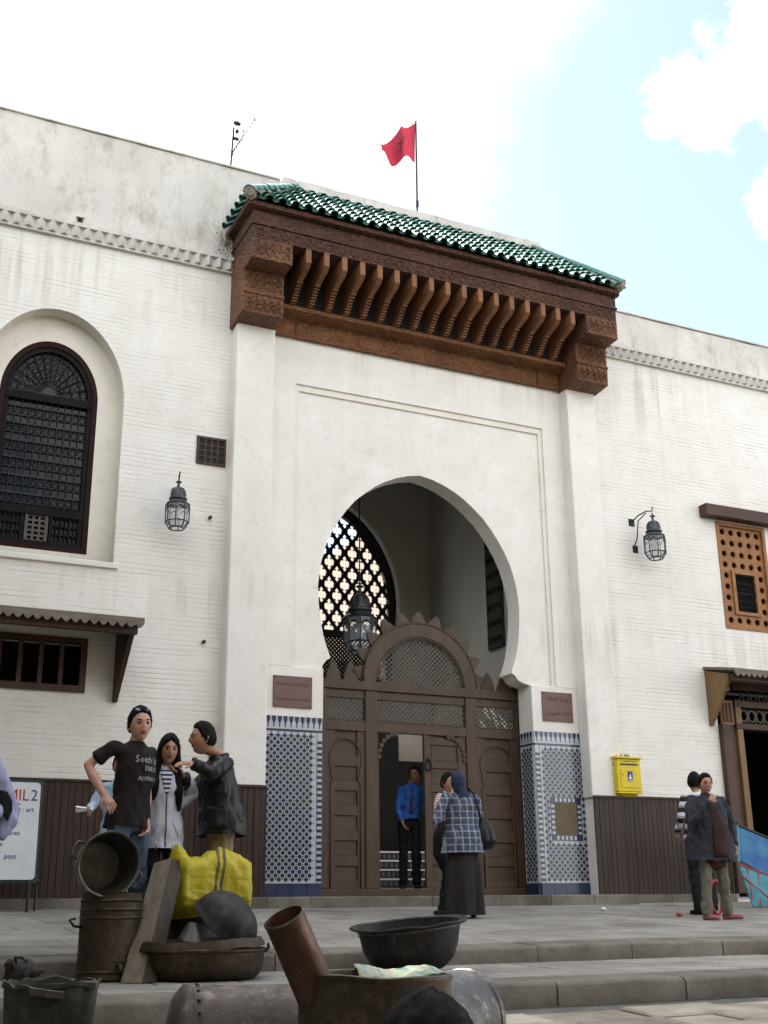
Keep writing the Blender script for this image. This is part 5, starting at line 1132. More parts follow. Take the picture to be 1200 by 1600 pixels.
for p_, c_ in ((.30, (.10, .25, .38)), (.42, (.35, .58, .50)), (.50, (.62, .68, .42)), (.56, (.60, .40, .40)), (.64, (.35, .55, .45)), (.75, (.62, .62, .60))):
    e_ = el_.new(p_); e_.color = (*[v*.62 for v in c_], 1)
ST.fin(cr_.outputs['Color'], .85)
T = None; mb = MB(); nu, nv = 22, 16; vs = []
for i in range(nu+1):
    u = i/nu; ang = radians(250+70*u)*0+radians(78-82*u)
    for j in range(nv+1):
        v = j/nv; r = .27+(v-.45)*.16; dz = -.012 if v < .1 else 0
        out = max(0, v-.5); z = -.222+.010*sin(u*9+v*3)-.20*out*out*4*.35-.05*(1-v)**2+.012*noise.noise(Vector((u*9, v*5, 0)))
        rr = min(r, .284+.02*out); 
        if v < .5: rr = .27-(.5-v)*.20
        vs.append((1.83+rr*cos(ang), 4.0+rr*sin(ang), z+.010))
mb.add(vs, [(i*(nv+1)+j, (i+1)*(nv+1)+j, (i+1)*(nv+1)+j+1, i*(nv+1)+j+1) for i in range(nu) for j in range(nv)])
o = mb.build('striped_cloth', ST.m, None, smooth=True); tag(o, 'crumpled green and pink striped cloth draped on the rim of the large pot', 'cloth', ONSTEP); sm = o.modifiers.new('s', 'SOLIDIFY'); sm.thickness = .006

# ------------------------------------------------------------------ blue hand cart by the shop
T = thing('hand_cart', 'blue hand cart with red straps tipped up outside the shop doorway', 'cart', (12.6, 13.7, floor(13.7)))
mb = MB(); quadslab(mb, [(12.38, 14.0, .56), (13.3, 13.9, .12), (13.3, 13.9, .72), (12.40, 14.0, 1.05)], .03); mb.build('tray_floor', M['cart_blue'], T, bevel=.006, recalc=True)
mb = MB(); quadslab(mb, [(12.02, 13.62, .52), (12.37, 13.99, .55), (12.40, 13.99, 1.05), (12.06, 13.62, 1.045)], .025); mb.build('tray_side', M['cart_teal'], T, bevel=.006, recalc=True)
Q = [Vector((11.99, 13.60, .50)), Vector((12.10, 13.50, -.09)), Vector((12.32, 13.42, -.09)), Vector((12.50, 13.52, .34))]
mb = MB(); quadslab(mb, Q, .025); mb.build('tail_board', M['cart_teal'], T, bevel=.006, recalc=True)
mb = MB(); bl = lambda u, v: (Q[0]*(1-u)*(1-v)+Q[3]*u*(1-v)+Q[1]*(1-u)*v+Q[2]*u*v)+Vector((-.005, -.03, 0))
for a_, b_ in (((0, .3), (1, .75)), ((.25, 0), (.1, .8)), ((.6, 0), (.45, 1)), ((0, .02), (1, .02)), ((1, 0), (1, 1))): mb.tube([bl(*a_), bl(*b_)], .012, 5)
mb.build('red_strap', M['cart_red'], T)
mb = MB(); mb.tube([(12.50, 13.50, .36), (12.9, 13.45, .33), (13.2, 13.4, .36)], .02, 6); mb.tube([(12.48, 13.47, .30), (12.31, 13.40, -.085)], .022, 6); mb.build('frame_bar', M['cart_red'], T)
mb = MB(); mb.tube([(12.40, 13.98, 1.06), (13.3, 13.88, .74)], .022, 6); mb.tube([(12.05, 13.6, 1.06), (12.40, 13.98, 1.07)], .018, 6); mb.build('tray_rim', M['black'], T)
mb = MB(); mb.lathe([(.24, -.03), (.27, -.02), (.275, 0), (.27, .02), (.24, .03), (.22, 0), (.24, -.03)], 28, mat=Matrix.Translation((12.75, 13.3, floor(13.3)+.275)) @ Matrix.Rotation(radians(80), 4, 'Y'), cap=False); mb.build('wheel', M['black'], T, smooth=True)
mb = MB(); mb.tube([(10.22+.09*cos(t), 12.05, .17+.20*sin(t)) for t in [2*pi*k/20 for k in range(20)]], .018, 6, closed=True); o = mb.build('wheel_rim', M['cart_red'], None, smooth=True); tag(o, 'small red hoop leaning behind the smoking man', 'hoop')
o.location = (.02, 0, floor(12.05)+.22-.17)

# ------------------------------------------------------------------ people
def cloth_mat(name, c1, c2=None, rough=.85, sc=14, bs=70):
    c2 = c2 or tuple(v*.82 for v in c1); return rough_mat(name, c1, c2, sc, rough, bs, .2, .004, spec=.25)
def skin_mat(name, c): a = NT(name); k = a.mix(a.ramp(a.noise(18, 4), .35, .7), c, (c[0]*.86, c[1]*.78, c[2]*.76)); a.b.inputs['Subsurface Weight'].default_value = .08; a.b.inputs['Subsurface Radius'].default_value = (.02, .008, .005); return a.fin(k, .5, 0, None, .35)
SKIN = {'fair': skin_mat('fair_skin', (.50, .30, .22)), 'tan': skin_mat('tan_skin', (.40, .225, .15)), 'brown': skin_mat('brown_skin', (.29, .15, .095))}
M['lip'] = cloth_mat('lips', (.26, .115, .09)); M['faded'] = rough_mat('faded_white_print', (.50, .50, .50), (.36, .36, .36), 60, .8); M['eyew'] = cloth_mat('eye_white', (.20, .17, .15), rough=.35); M['iris'] = cloth_mat('dark_iris', (.02, .012, .01), rough=.2)
M['hair_black'] = rough_mat('black_hair', (.0045, .004, .004), (.011, .009, .008), 34, .62, 160, .9, .006, spec=.10, stretch=(3, 3, .4)); M['hair_brown'] = rough_mat('brown_hair', (.10, .065, .045), (.17, .12, .085), 30, .5, 120, .5, .004, stretch=(3, 3, .4))
def ell(mb, pts, rad, side, seg=14, capk=.7):
    """rounded tube with elliptical rings; rad items are (half width along side, half depth)"""
    pts = [Vector(p) for p in pts]; side = Vector(side); R = [(r, r) if not isinstance(r, tuple) else r for r in rad]
    t0 = (pts[1]-pts[0]).normalized(); t1 = (pts[-1]-pts[-2]).normalized(); P, Q = [], []
    for k in (1.0, .8, .45): P.append(pts[0]-t0*min(R[0])*capk*k); Q.append(tuple(v*sqrt(max(.02, 1-k*k)) for v in R[0]))
    P += pts; Q += R
    for k in (.45, .8, 1.0): P.append(pts[-1]+t1*min(R[-1])*capk*k); Q.append(tuple(v*sqrt(max(.02, 1-k*k)) for v in R[-1]))
    vs = []; n = len(P)
    for i in range(n):
        t = (P[min(i+1, n-1)]-P[max(i-1, 0)]).normalized(); a = (side-t*side.dot(t))
        a = a.normalized() if a.length > .05 else t.orthogonal().normalized(); b = t.cross(a)
        vs += [P[i]+a*Q[i][0]*cos(2*pi*k/seg)+b*Q[i][1]*sin(2*pi*k/seg) for k in range(seg)]
    fs = [(i*seg+k, i*seg+(k+1) % seg, (i+1)*seg+(k+1) % seg, (i+1)*seg+k) for i in range(n-1) for k in range(seg)]+[tuple(range(seg-1, -1, -1)), tuple((n-1)*seg+k for k in range(seg))]
    return mb.add(vs, fs)
def blob(name, mb, voxel, mats, parent, smooth=4, fold=0.0, fsc=(9, 9, 4), extra=None, label=None, seed=0, cut=None):
    """merge overlapping closed tubes into one smooth skin, wrinkle it, join an optional finer mesh"""
    me = mb.mesh('tmp', [], recalc=True); o = bpy.data.objects.new('tmp', me); COL.objects.link(o)
    m = o.modifiers.new('r', 'REMESH'); m.mode = 'VOXEL'; m.voxel_size = voxel; m = o.modifiers.new('s', 'SMOOTH'); m.factor = .5; m.iterations = smooth
    bpy.context.view_layer.update(); me2 = bpy.data.meshes.new_from_object(o.evaluated_get(bpy.context.evaluated_depsgraph_get())); bpy.data.objects.remove(o)
    if fold:
        nr = [v.normal.copy() for v in me2.vertices]
        for v, n_ in zip(me2.vertices, nr):
            p = Vector((v.co.x*fsc[0], v.co.y*fsc[1], v.co.z*fsc[2]))+Vector((seed*3.1, 0, seed)); k = abs(noise.noise(p))*1.6-.35+.5*noise.noise(p*2.3); v.co += n_*fold*k
    if cut:
        b = bmesh.new(); b.from_mesh(me2)
        bmesh.ops.delete(b, geom=[v for v in b.verts if cut(v.co)], context='VERTS'); b.to_mesh(me2); b.free()
    mi = [0]*len(me2.polygons); V = [tuple(v.co) for v in me2.vertices]; F = [tuple(p.vertices) for p in me2.polygons]
    if extra is not None:
        k = len(V); V += [tuple(v) for v in extra.v]; F += [tuple(i+k for i in f) for f in extra.f]; mi += extra.mi
    q = MB(); q.v, q.f, q.mi = V, F, mi; bpy.data.meshes.remove(me2)
    ob = q.build(name, mats, parent, smooth=True, label=label); return ob
def head_point(d, s):
    l, f, u = d; w = 1.0
    if u < 0: w = 1-.30*(-u)**1.4
    x = .074*l*w; y = .094*f*(1-.10*max(0, -u)**2)+.008*max(0, -u); z = .117*u
    g = lambda cl, cu, sl_, su: math.exp(-((l-cl)/sl_)**2-((u-cu)/su)**2)
    if f > 0:
        y += .018*g(0, -.14, .12, .13)+.014*g(0, .06, .10, .16)-.012*(g(.40, .10, .17, .11)+g(-.40, .10, .17, .11))+.006*(g(.36, .30, .25, .09)+g(-.36, .30, .25, .09))+.007*g(0, -.44, .22, .06)-.005*g(0, -.33, .2, .05)-.006*g(0, -.58, .25, .07)+.012*g(0, -.80, .28, .15)-.006*(g(.55, -.35, .2, .2)+g(-.55, -.35, .2, .2))
    return Vector((x, y, z))*s
def head_mesh(c, R, s):
    mb = MB(); nu, nv = 36, 26; vs = []; ds = []
    for j in range(nv+1):
        ph = -pi/2+pi*j/nv
        for i in range(nu):
            th = 2*pi*i/nu; d = (cos(ph)*sin(th), cos(ph)*cos(th), sin(ph)); ds.append(d); vs.append(c+R @ head_point(d, s))
    fs = []; mi = []
    for j in range(nv):
        for i in range(nu):
            f = (j*nu+i, j*nu+(i+1) % nu, (j+1)*nu+(i+1) % nu, (j+1)*nu+i); fs.append(f); l, ff, u = [sum(ds[q][k] for q in f)/4 for k in range(3)]
            mi.append(1 if ff > 0 and abs(l) < .24 and -.52 < u < -.37 else 0)
    mb.v, mb.f, mb.mi = vs, fs, mi
    for sg in (-1, 1):
        e = c+R @ (Vector((sg*.030, .077, .013))*s); m4 = Matrix.Translation(e) @ R.to_4x4()
        mb.lathe([(.0005, -.0125*s)]+[(.0125*s*cos(t), .0125*s*sin(t)) for t in (-.9, -.3, .3, .9)]+[(.0005, .0125*s)], 10, 2, m4)
        mb.lathe([(.0005, .0128*s), (.006*s, .0122*s), (.0065*s, .009*s)], 8, 3, m4 @ Matrix.Rotation(-pi/2+.12, 4, 'X'))
        b = MB(); b.tube([c+R @ (Vector((sg*a, y, z))*s) for a, y, z in ((.012, .094, .030), (.030, .091, .037), (.050, .078, .032))], [.003*s, .0042*s, .002*s], 5); mb.add(b.v, b.f, 3)
        m5 = Matrix.Translation(c+R @ (Vector((sg*.074, -.010, -.004))*s)) @ R.to_4x4() @ Matrix.Rotation(sg*.35, 4, 'Z') @ Matrix.Diagonal((.012*s, .019*s, .033*s, 1)); mb.lathe([(.02, -1), (.55, -.85), (.8, -.4), (1, .2), (.9, .7), (.4, .98), (.02, 1)], 8, 0, m5)
    return mb
def hair_shell(c, R, s, thick=.013, th=None):
    """cap over the skull; th(l, f) gives the hairline height u"""
    mb = MB(); nu, nv = 44, 30; vs = []
    for j in range(nv+1):
        ph = -pi/2+pi*j/nv
        for i in range(nu):
            a = 2*pi*i/nu; d = Vector((cos(ph)*sin(a), cos(ph)*cos(a), sin(ph))); k = (d.z-th(d.x, d.y)+.09*noise.noise(Vector(d)*11+c*2))/.14; k = max(0, min(1, k)); n_ = noise.noise(Vector(d)*6+c*3)*.006+noise.noise(Vector(d)*19+c*3)*.003+.010*max(0, d.z)**2
            vs.append(c+R @ (head_point(d, s)+d*((-.014+(thick+.014)*k**.8)+n_*k)*s))
    return mb.add(vs, [(j*nu+i, j*nu+(i+1) % nu, (j+1)*nu+(i+1) % nu, (j+1)*nu+i) for j in range(nv) for i in range(nu)])
def short_line(l, f):
    if f < -.45: return -.52
    if f < .12: return -.52+.40*((f+.45)/.57)**2.2            # round the ears
    if f < .34: return -.12+.20*(f-.12)/.22                   # sideburn
    return .08+.56*min(1, (f-.34)/.30)**.7                    # temples up to the forehead
def hand(mb, w, d, pn, s=1.0, curl=.5, left=True, spread=.12):
    """palm, four unequal bent fingers and a thumb; d = direction of the hand, pn = palm normal"""
    w = Vector(w); d = Vector(d).normalized(); pn = Vector(pn); pn = (pn-d*pn.dot(d)).normalized(); sd = d.cross(pn)*(1 if left else -1)
    ell(mb, [w-d*.02*s, w+d*.03*s, w+d*.075*s], [(.026*s, .018*s), (.036*s, .016*s), (.038*s, .013*s)], sd, 10, .5)
    for i, (o, L) in enumerate(((.029, .072), (.010, .080), (-.010, .074), (-.028, .058))):
        p = w+d*.072*s+sd*o*s; q = [p-d*.02*s]; a = .10; dd = d
        for k, fr in enumerate((.45, .32, .26)):
            a += curl*(.55, .8, .6)[k]; dd = (d*cos(a)+pn*sin(a)+sd*o*spread*6).normalized(); q.append((q[-1] if k else p)+dd*L*fr*s)
        ell(mb, q, [.0095*s, .0092*s, .0085*s, .0072*s], sd, 7, .8)
    p = w+d*.018*s+sd*.028*s; ell(mb, [p, p+(d*.6+sd*.75+pn*.25).normalized()*.038*s, p+(d*.6+sd*.75+pn*.25).normalized()*.038*s+(d*.85+sd*.15+pn*(.3+curl*.5)).normalized()*.034*s], [.0125*s, .0105*s, .008*s], pn, 7, .8)
FOLK = 'people in front of the gate'
def person(label, x, y, H, yaw, top, bottom, shoes, hair, skin='tan', lean=(0, 0), hips=(0, 0), arms=None, head=None, slim=1.0, hem=.86, sleeve=1.0, style='trousers', curl=.5, coat=0.0, z=None, hairstyle='short', feet=None, seed=1, belly=0, neckline=True, group=FOLK, handd=None, knees=None):
    s = H/1.75; z0 = floor(y) if z is None else z; O = Vector((x, y, z0)); fw = Vector((cos(radians(yaw)), sin(radians(yaw)), 0)); lf = Vector((-fw.y, fw.x, 0)); up = Vector((0, 0, 1))
    P = lambda l, f, u: O+(lf*l+fw*f+up*u)*s
    T = thing('person', label, 'person', tuple(O), group=group)
    LN = Vector((*lean, 0)); HP = Vector((*hips, 0)); w = slim
    pel = P(0, 0, .95)+HP; wai = P(0, .005, 1.08)+HP*.6+LN*.35; che = P(0, .005, 1.28)+LN*.8; nb = P(0, -.015, 1.465)+LN; hc = P(0, .025, 1.632)+LN*1.1
    if head and len(head) > 3: hc = O+Vector(head[3])
    hy, hp, ht = (head[:3] if head else (yaw, 0, 0)); hf = Vector((cos(radians(hy)), sin(radians(hy)), 0)); hl = Vector((-hf.y, hf.x, 0))
    R = Matrix((hl, hf, up)).transposed() @ Matrix.Rotation(radians(hp), 3, 'X') @ Matrix.Rotation(radians(ht), 3, 'Y')
    J = {}
    for sd, sg in (('L', 1), ('R', -1)):
        sh = P(sg*.180*w, -.01, 1.415)+LN; a = (arms or {}).get(sd)
        if a is None: el_ = sh+(lf*sg*.055-fw*.02-up*.29)*s; wr = el_+(lf*sg*.0+fw*.07-up*.245)*s
        else: el_, wr = O+Vector(a[0]), O+Vector(a[1])
        if a is not None and len(a) > 2 and a[2] is not None: sh = O+Vector(a[2])
        ft = (feet or {}).get(sd); an = P(sg*.095, -.03, .085) if ft is None else O+Vector((ft[0], ft[1], .085*s)); hi = P(sg*.088, 0, .91)+HP; tv = fw if ft is None or len(ft) < 3 else Vector((cos(radians(ft[2])), sin(radians(ft[2])), 0)); tv = (tv+lf*sg*.18*(ft is None or len(ft) < 3)).normalized()
        kn = (hi+an)/2+fw*.035*s+up*.02*s
        if knees and knees.get(sd): kn = O+Vector(knees[sd])
        J[sd] = (sh, el_, wr, hi, kn, an, tv)
    # body: one continuous skin
    mb = MB(); ell(mb, [pel-up*.05*s, pel, wai, che, nb-up*.06*s], [(.13*w*s, .09*s), (.14*w*s, .095*s), (.12*w*s, .085*s), (.14*w*s, .095*s), (.10*w*s, .060*s)], lf)
    ell(mb, [nb-up*.06*s, nb+up*.03*s, hc-up*.06*s], [(.060*s, .056*s), (.050*s, .050*s), (.050*s, .052*s)], lf, 12, .3)
    hs = s*1.07; ex = head_mesh(hc, R, hs)
    for sd, sg in (('L', 1), ('R', -1)):
        sh, e, wr, hi, kn, an, tv = J[sd]
        ell(mb, [nb-up*.07*s+lf*sg*.05*s, sh, sh+(e-sh)*.5, e, e+(wr-e)*.35, wr], [.034*s, .040*s, .041*s, .038*s, .041*s, .027*s], fw, 12)
        ell(mb, [hi, hi+(kn-hi)*.5, kn, kn+(an-kn)*.35, an], [.072*w*s, .065*w*s, .048*s, .046*s, .032*s], lf, 12)
        ell(mb, [an-tv*.03*s-up*.035*s, an+tv*.06*s-up*.05*s, an+tv*.15*s-up*.055*s], [(.028*s, .03*s), (.034*s, .024*s), (.032*s, .018*s)], lf, 10)
        hd = (handd or {}).get(sd); d = (wr-e).normalized() if not hd else Vector(hd[0]); pn = (-lf*sg+fw*.2) if not hd else Vector(hd[1]); q = MB(); hand(q, wr, d, pn, s*1.0, curl if not hd or len(hd) < 3 else hd[2], sd == 'L'); ex.add(q.v, q.f, 0)
    blob('body', mb, .014, [SKIN[skin], M['lip'], M['eyew'], M['iris']], T, 4, 0, extra=ex)
    # hair
    if hairstyle == 'short': hair_shell(hc, R, hs, .013, short_line).build('hair', M[hair], T, smooth=True)
    elif hairstyle == 'long':
        mb = hair_shell(hc, R, hs, .016, lambda l, f: .66-.62*abs(l)**1.1 if f > .62 else (-.9 if f < .1 else -.9+1.05*((f-.1)/.52)))
        q = MB()
        ell(q, [hc+R @ Vector((0, -.05, .06))*s, hc+R @ Vector((0, -.075, -.08))*s, nb-fw*.07*s-up*.08*s, nb-fw*.085*s-up*.26*s], [(.075*s, .05*s), (.092*s, .045*s), (.115*s, .04*s), (.06*s, .02*s)], lf, 14)
        for sg, L in ((1, .36), (-1, .27)): ell(q, [hc+R @ Vector((sg*.066, .0, .05))*s, hc+R @ Vector((sg*.085, -.005, -.08))*s, nb+lf*sg*.095*s+fw*.075*s-up*.07*s, nb+lf*sg*.105*s+fw*.135*s-up*L*.6*s, nb+lf*sg*.115*s+fw*.135*s-up*L*s], [(.026*s, .055*s), (.032*s, .055*s), (.048*s, .040*s), (.040*s, .028*s), (.018*s, .012*s)], lf, 12)
        me = q; o = blob('hair', q, .010, [M[hair]], T, 4, .006, (40, 40, 3), extra=mb)
    elif hairstyle == 'hijab':
        q = MB(); E4 = Matrix.Translation(hc+R @ Vector((0, -.012, .012))*s) @ R.to_4x4() @ Matrix.Diagonal((.094*s, .116*s, .132*s, 1)); q.lathe([(.01, -1)]+[(cos(t), sin(t)) for t in [-1.3+2.6*i/12 for i in range(13)]]+[(.01, 1)], 22, 0, E4)
        ell(q, [hc-up*.06*s-fw*.02*s, nb+up*.01*s, nb-up*.07*s], [(.078*s, .092*s), (.082*s, .086*s), (.14*s, .105*s)], lf, 16, .5)
        blob('headscarf', q, .011, [M[hair]], T, 5, .006, (9, 9, 22))
    # upper garment
    TS = MB(); h = hem; cw = 1+coat
    hcut = h; h = h-.07
    zs = [h]+[v for v in (.95, 1.08, 1.28) if v > h+.05]
    base = {.95: (pel, .192, .140), 1.08: (wai, .160, .118+belly), 1.28: (che, .176, .126)}
    pts, rd = [], []
    for v in zs:
        if v in base: p, a, b = base[v]
        else: p, a, b = (pel+up*(h-.95)*s if h < .95 else P(0, 0, h)+LN*.5), .204, .152
        k = cw if v < 1.2 else 1+coat*.6; pts.append(p); rd.append((a*w*k*s, b*k*s))
    pts += [P(0, -.005, 1.40)+LN, nb+up*.012*s]; rd += [(.165*w*s*(1+coat*.4), .105*s*(1+coat*.4)), (.078*s, .072*s)]
    ell(TS, pts, rd, lf, 18, .35)
    for sd, sg in (('L', 1), ('R', -1)):
        sh, e, wr = J[sd][:3]; k = 1+coat*.8
        if sleeve >= 1: q = [nb-up*.05*s+lf*sg*.07*s, sh, sh+(e-sh)*.5, e, e+(wr-e)*.5, wr-(wr-e).normalized()*.015*s]; r = [.052, .056, .053*k, .050*k, .043*k, .038*k]
        else: q = [nb-up*.05*s+lf*sg*.07*s, sh, sh+(e-sh)*.45, sh+(e-sh)*sleeve]; r = [.052, .056, .057, .060]
        ell(TS, q, [v*s for v in r], fw, 14, .25)
    topo = blob('shirt' if not coat else 'jacket', TS, .013, [top] if not isinstance(top, list) else top, T, 4, .018 if coat else .016, (10, 10, 6), seed=seed, cut=lambda co, c0=(pel+wai)*.5, zc=z0+hcut*s: Vector((co.x-c0.x, co.y-c0.y)).length < .27*s*w*(1+coat*.6) and co.z < zc+.012*noise.noise(Vector((co.x*9, co.y*9, 2))))
    # lower garment
    if style == 'trousers':
        TR = MB(); ell(TR, [pel-up*.10*s, pel+up*.0*s, pel+up*.07*s], [(.150*w*s, .104*s), (.152*w*s, .104*s), (.138*w*s, .098*s)], lf, 16, .3)
        for sd in 'LR':
            sh, e, wr, hi, kn, an, tv = J[sd]; ell(TR, [hi+up*.02*s, hi+(kn-hi)*.5, kn, kn+(an-kn)*.5, an-up*.02*s], [(.090*w*s, .096*s), (.082*w*s, .085*s), (.068*s, .068*s), (.064*s, .064*s), (.064*s, .066*s)], lf, 14, .2)
        blob('trousers', TR, .014, [bottom], T, 4, .018, (13, 13, 8), seed=seed+5)
    else:
        mb = MB(); n = 56; rows = 22; vs = []
        for i in range(rows+1):
            t = i/rows; zz = .98*(1-t)+.035*t
            for k in range(n):
                a = 2*pi*k/n; fo = 1+(.17*t**1.1)*sin(a*7+1.5*sin(a*2))+.06*t*sin(a*13+2); ra = (.150+.06*min(1, t*2.2)+.015*t)*w; rb = (.115+.045*min(1, t*2.2)+.035*t)
                vs.append(pel*(1-t)+P(0, -.01, .95)*t-up*.95*s+up*zz*s+lf*ra*fo*cos(a)*s+fw*rb*fo*sin(a)*s)
        mb.add(vs, [(i*n+k, i*n+(k+1) % n, (i+1)*n+(k+1) % n, (i+1)*n+k) for i in range(rows) for k in range(n)]); mb.build('skirt', bottom, T, smooth=True, recalc=True)
    for sd in 'LR':
        an, tv = J[sd][5:]; q = MB(); sdv = tv.cross(up); ell(q, [an-tv*.045*s-up*.045*s, an+tv*.05*s-up*.048*s, an+tv*.17*s-up*.056*s], [(.036*s, .040*s), (.042*s, .036*s), (.038*s, .027*s)], sdv, 12, .6)
        q.v = [(a, b, max(c, z0+.004)) for a, b, c in q.v]; q.build('shoe', shoes, T, smooth=60)
    return T, topo, dict(hc=hc, R=R, s=s, nb=nb, che=che, wai=wai, pel=pel, fw=fw, lf=lf, J=J, O=O)
def on_surface(T, topo, body, size, mat, pos, fw, off=.004, name='lettering', sx=1.0, tilt=0):
    """flat print pressed on a garment along -fw"""
    lf = Vector((-fw.y, fw.x, 0)); c = bpy.data.curves.new('t', 'FONT'); c.body = body; c.size = size; c.align_x = 'CENTER'; c.resolution_u = 1
    t = bpy.data.objects.new('t', c); COL.objects.link(t); bpy.context.view_layer.update(); me = bpy.data.meshes.new_from_object(t.evaluated_get(bpy.context.evaluated_depsgraph_get())); bpy.data.objects.remove(t)
    R3 = rootmat(T); bv = BVHTree.FromPolygons([R3 @ v.co for v in topo.data.vertices], [tuple(p.vertices) for p in topo.data.polygons]); mb = MB(); V = []
    for v in me.vertices:
        p = Vector(pos)+lf*v.co.x*sx+Vector((0, 0, 1))*(v.co.y+tilt*v.co.x); hit = bv.ray_cast(p+fw*.6, -fw); V.append((hit[0] if hit[0] else p)+fw*off)
    mb.add(V, [tuple(p.vertices) for p in me.polygons]); bpy.data.meshes.remove(me); return mb.build(name, mat, T)
def patch(T, topo, poly, mat, fw, off=.004, name='patch', nu=6):
    """thin shape between two edge lines of world points, pressed on a garment along -fw"""
    R3 = rootmat(T); bv = BVHTree.FromPolygons([R3 @ v.co for v in topo.data.vertices], [tuple(p.vertices) for p in topo.data.polygons]); mb = MB(); n = len(poly)//2; V = []
    for j in range(nu+1):
        for i in range(n):
            p = Vector(poly[i]).lerp(Vector(poly[n+i]), j/nu); hit = bv.ray_cast(p+fw*.6, -fw); V.append((hit[0] if hit[0] and (hit[0]-p).length < .35 else p)+fw*off)
    mb.add(V, [(j*n+i, j*n+i+1, (j+1)*n+i+1, (j+1)*n+i) for j in range(nu) for i in range(n-1)]); o = mb.build(name, mat, T, smooth=True); sm = o.modifiers.new('s', 'SOLIDIFY'); sm.thickness = .006; sm.offset = 0; return o
up = Vector((0, 0, 1))
dk = {k: cloth_mat(k, v) for k, v in dict(black_tee=(.013, .009, .0085), denim=(.075, .12, .185), black_trousers=(.012, .012, .014), hoodie=(.64, .67, .80), leather=(.011, .011, .0125), khaki=(.36, .28, .18), beige=(.36, .33, .27), pale_blue=(.36, .48, .62), robe=(.34, .37, .56), royal=(.025, .11, .40), scarf_blue=(.030, .043, .088), skirt=(.026, .021, .021), grey_jacket=(.034, .037, .048), maroon_shirt=(.045, .016, .016), olive=(.17, .16, .125), shoe_black=(.014, .013, .013), sandal=(.36, .14, .15), white_shoe=(.5, .5, .5), stone=(.42, .37, .28)).items()}
dk['leather'].node_tree.nodes['Principled BSDF'].inputs['Roughness'].default_value = .42
# man in the black T-shirt
T, to, q = person('tall man in a black T-shirt and jeans, hand on hip, sunglasses on his head', 2.2, 9.2, 1.83, -62, dk['black_tee'], dk['denim'], dk['white_shoe'], 'hair_black', 'fair', lean=(.0, -.01), hips=(-.035, 0), arms={'R': ((-.372, -.02, 1.365), (-.25, -.11, 1.135), (-.20, -.07, 1.50)), 'L': ((.115, .06, 1.21), (.10, -.04, .965), (.125, .07, 1.50))}, head=(-86, -4, -3, (.010, -.04, 1.685)), hem=.86, sleeve=.62, seed=2, slim=.93, handd={'R': ((.55, -.35, -.75), (-.2, 1, 0), .5)})
for body, sz, dz in (('South Side', .078, .150), ('DIRECT', .052, .088), ('ALUMNI HALL', .045, .015)): on_surface(T, to, body, sz, M['faded'], q['che']+q['lf']*.055-up*.10+up*dz, q['fw'], .004, 'shirt_print', .9 if sz < .08 else .8)
mb = MB(); hc, R = q['hc'], q['R']
for sg in (-1, 1):
    mb.lathe([(.001, -.004), (.020, -.003), (.026, 0), (.020, .004), (.001, .005)], 12, mat=Matrix.Translation(hc+R @ Vector((sg*.033, .060, .120))) @ R.to_4x4() @ Matrix.Rotation(-.60, 4, 'X') @ Matrix.Rotation(sg*.25, 4, 'Y'))
    mb.tube([hc+R @ Vector(p) for p in ((sg*.058, .056, .118), (sg*.086, .01, .085), (sg*.090, -.04, .05))], .004, 5)
sg_ = NT('sunglass_lens'); mb.build('sunglasses', sg_.fin((.02, .03, .10), .12, .4, None, .8), T, smooth=40)
# woman in the white hoodie
HD = dk['hoodie']
T, to, q = person('woman with long black hair in a white hooded jacket and black trousers', 2.53, 9.55, 1.645, -92, HD, dk['black_trousers'], dk['white_shoe'], 'hair_black', 'tan', arms={'L': ((.275, .06, 1.185), (.135, .02, 1.095), None), 'R': ((-.235, .05, 1.09), (-.21, -.02, .86), None)}, head=(-95, -6, 4, (.015, -.04, 1.525)), hem=.80, slim=.90, coat=.08, seed=3, hairstyle='long', handd={'L': ((-.5, .3, -.6), (0, 1, .1), .5)})
che = q['che']; lf, fw = q['lf'], q['fw']
SM = NT('navy_striped_top'); X_, Y_, Z_ = SM.sep()[:3]; SM.fin(SM.mix(SM.math('GREATER_THAN', SM.math('FRACT', SM.math('DIVIDE', Z_, .036)), .5), (.62, .63, .68), (.03, .035, .10)), .85)
rows_ = [(t, .010+.046*t) for t in [k/8 for k in range(9)]]
pl_ = [che-up*(.04-.20*t)+lf*(-.004-w) for t, w in rows_]+[che-up*(.04-.20*t)+lf*(-.004+w) for t, w in rows_]; patch(T, to, pl_, SM.m, fw, .005, 'striped_top')
for a, b in (((-.004, -.04), (-.004, -.46)),): mb = MB(); 
pz = [che-up*(.04+.40*k/10)+lf*(-.006) for k in range(11)]+[che-up*(.04+.40*k/10)+lf*(.004) for k in range(11)]; patch(T, to, pz, M['tinned'], fw, .003, 'zip')
for sg in (-1, 1):
    pz = [che-up*(.40+.14*k/6)+lf*(sg*(.07-.02*k/6)-.004) for k in range(7)]+[che-up*(.40+.14*k/6)+lf*(sg*(.07-.02*k/6)+.004) for k in range(7)]; patch(T, to, pz, M['white'], fw, .006, 'drawcord')
    pz = [che-up*(.26+.10*k/6)+lf*(sg*(.06+.05*k/6)-.004) for k in range(7)]+[che-up*(.26+.10*k/6)+lf*(sg*(.06+.05*k/6)+.004) for k in range(7)]; patch(T, to, pz, dk['pale_blue'], fw, .003, 'pocket_seam')
ql = MB(); ell(ql, [q['nb']-up*.02+q['lf']*.10*cos(a)-q['fw']*(.02+.075*sin(a)) for a in [pi*k/8-.15 for k in range(9)]], [.026]*9, up, 10); blob('hood', ql, .012, [HD], T, 3, .006)
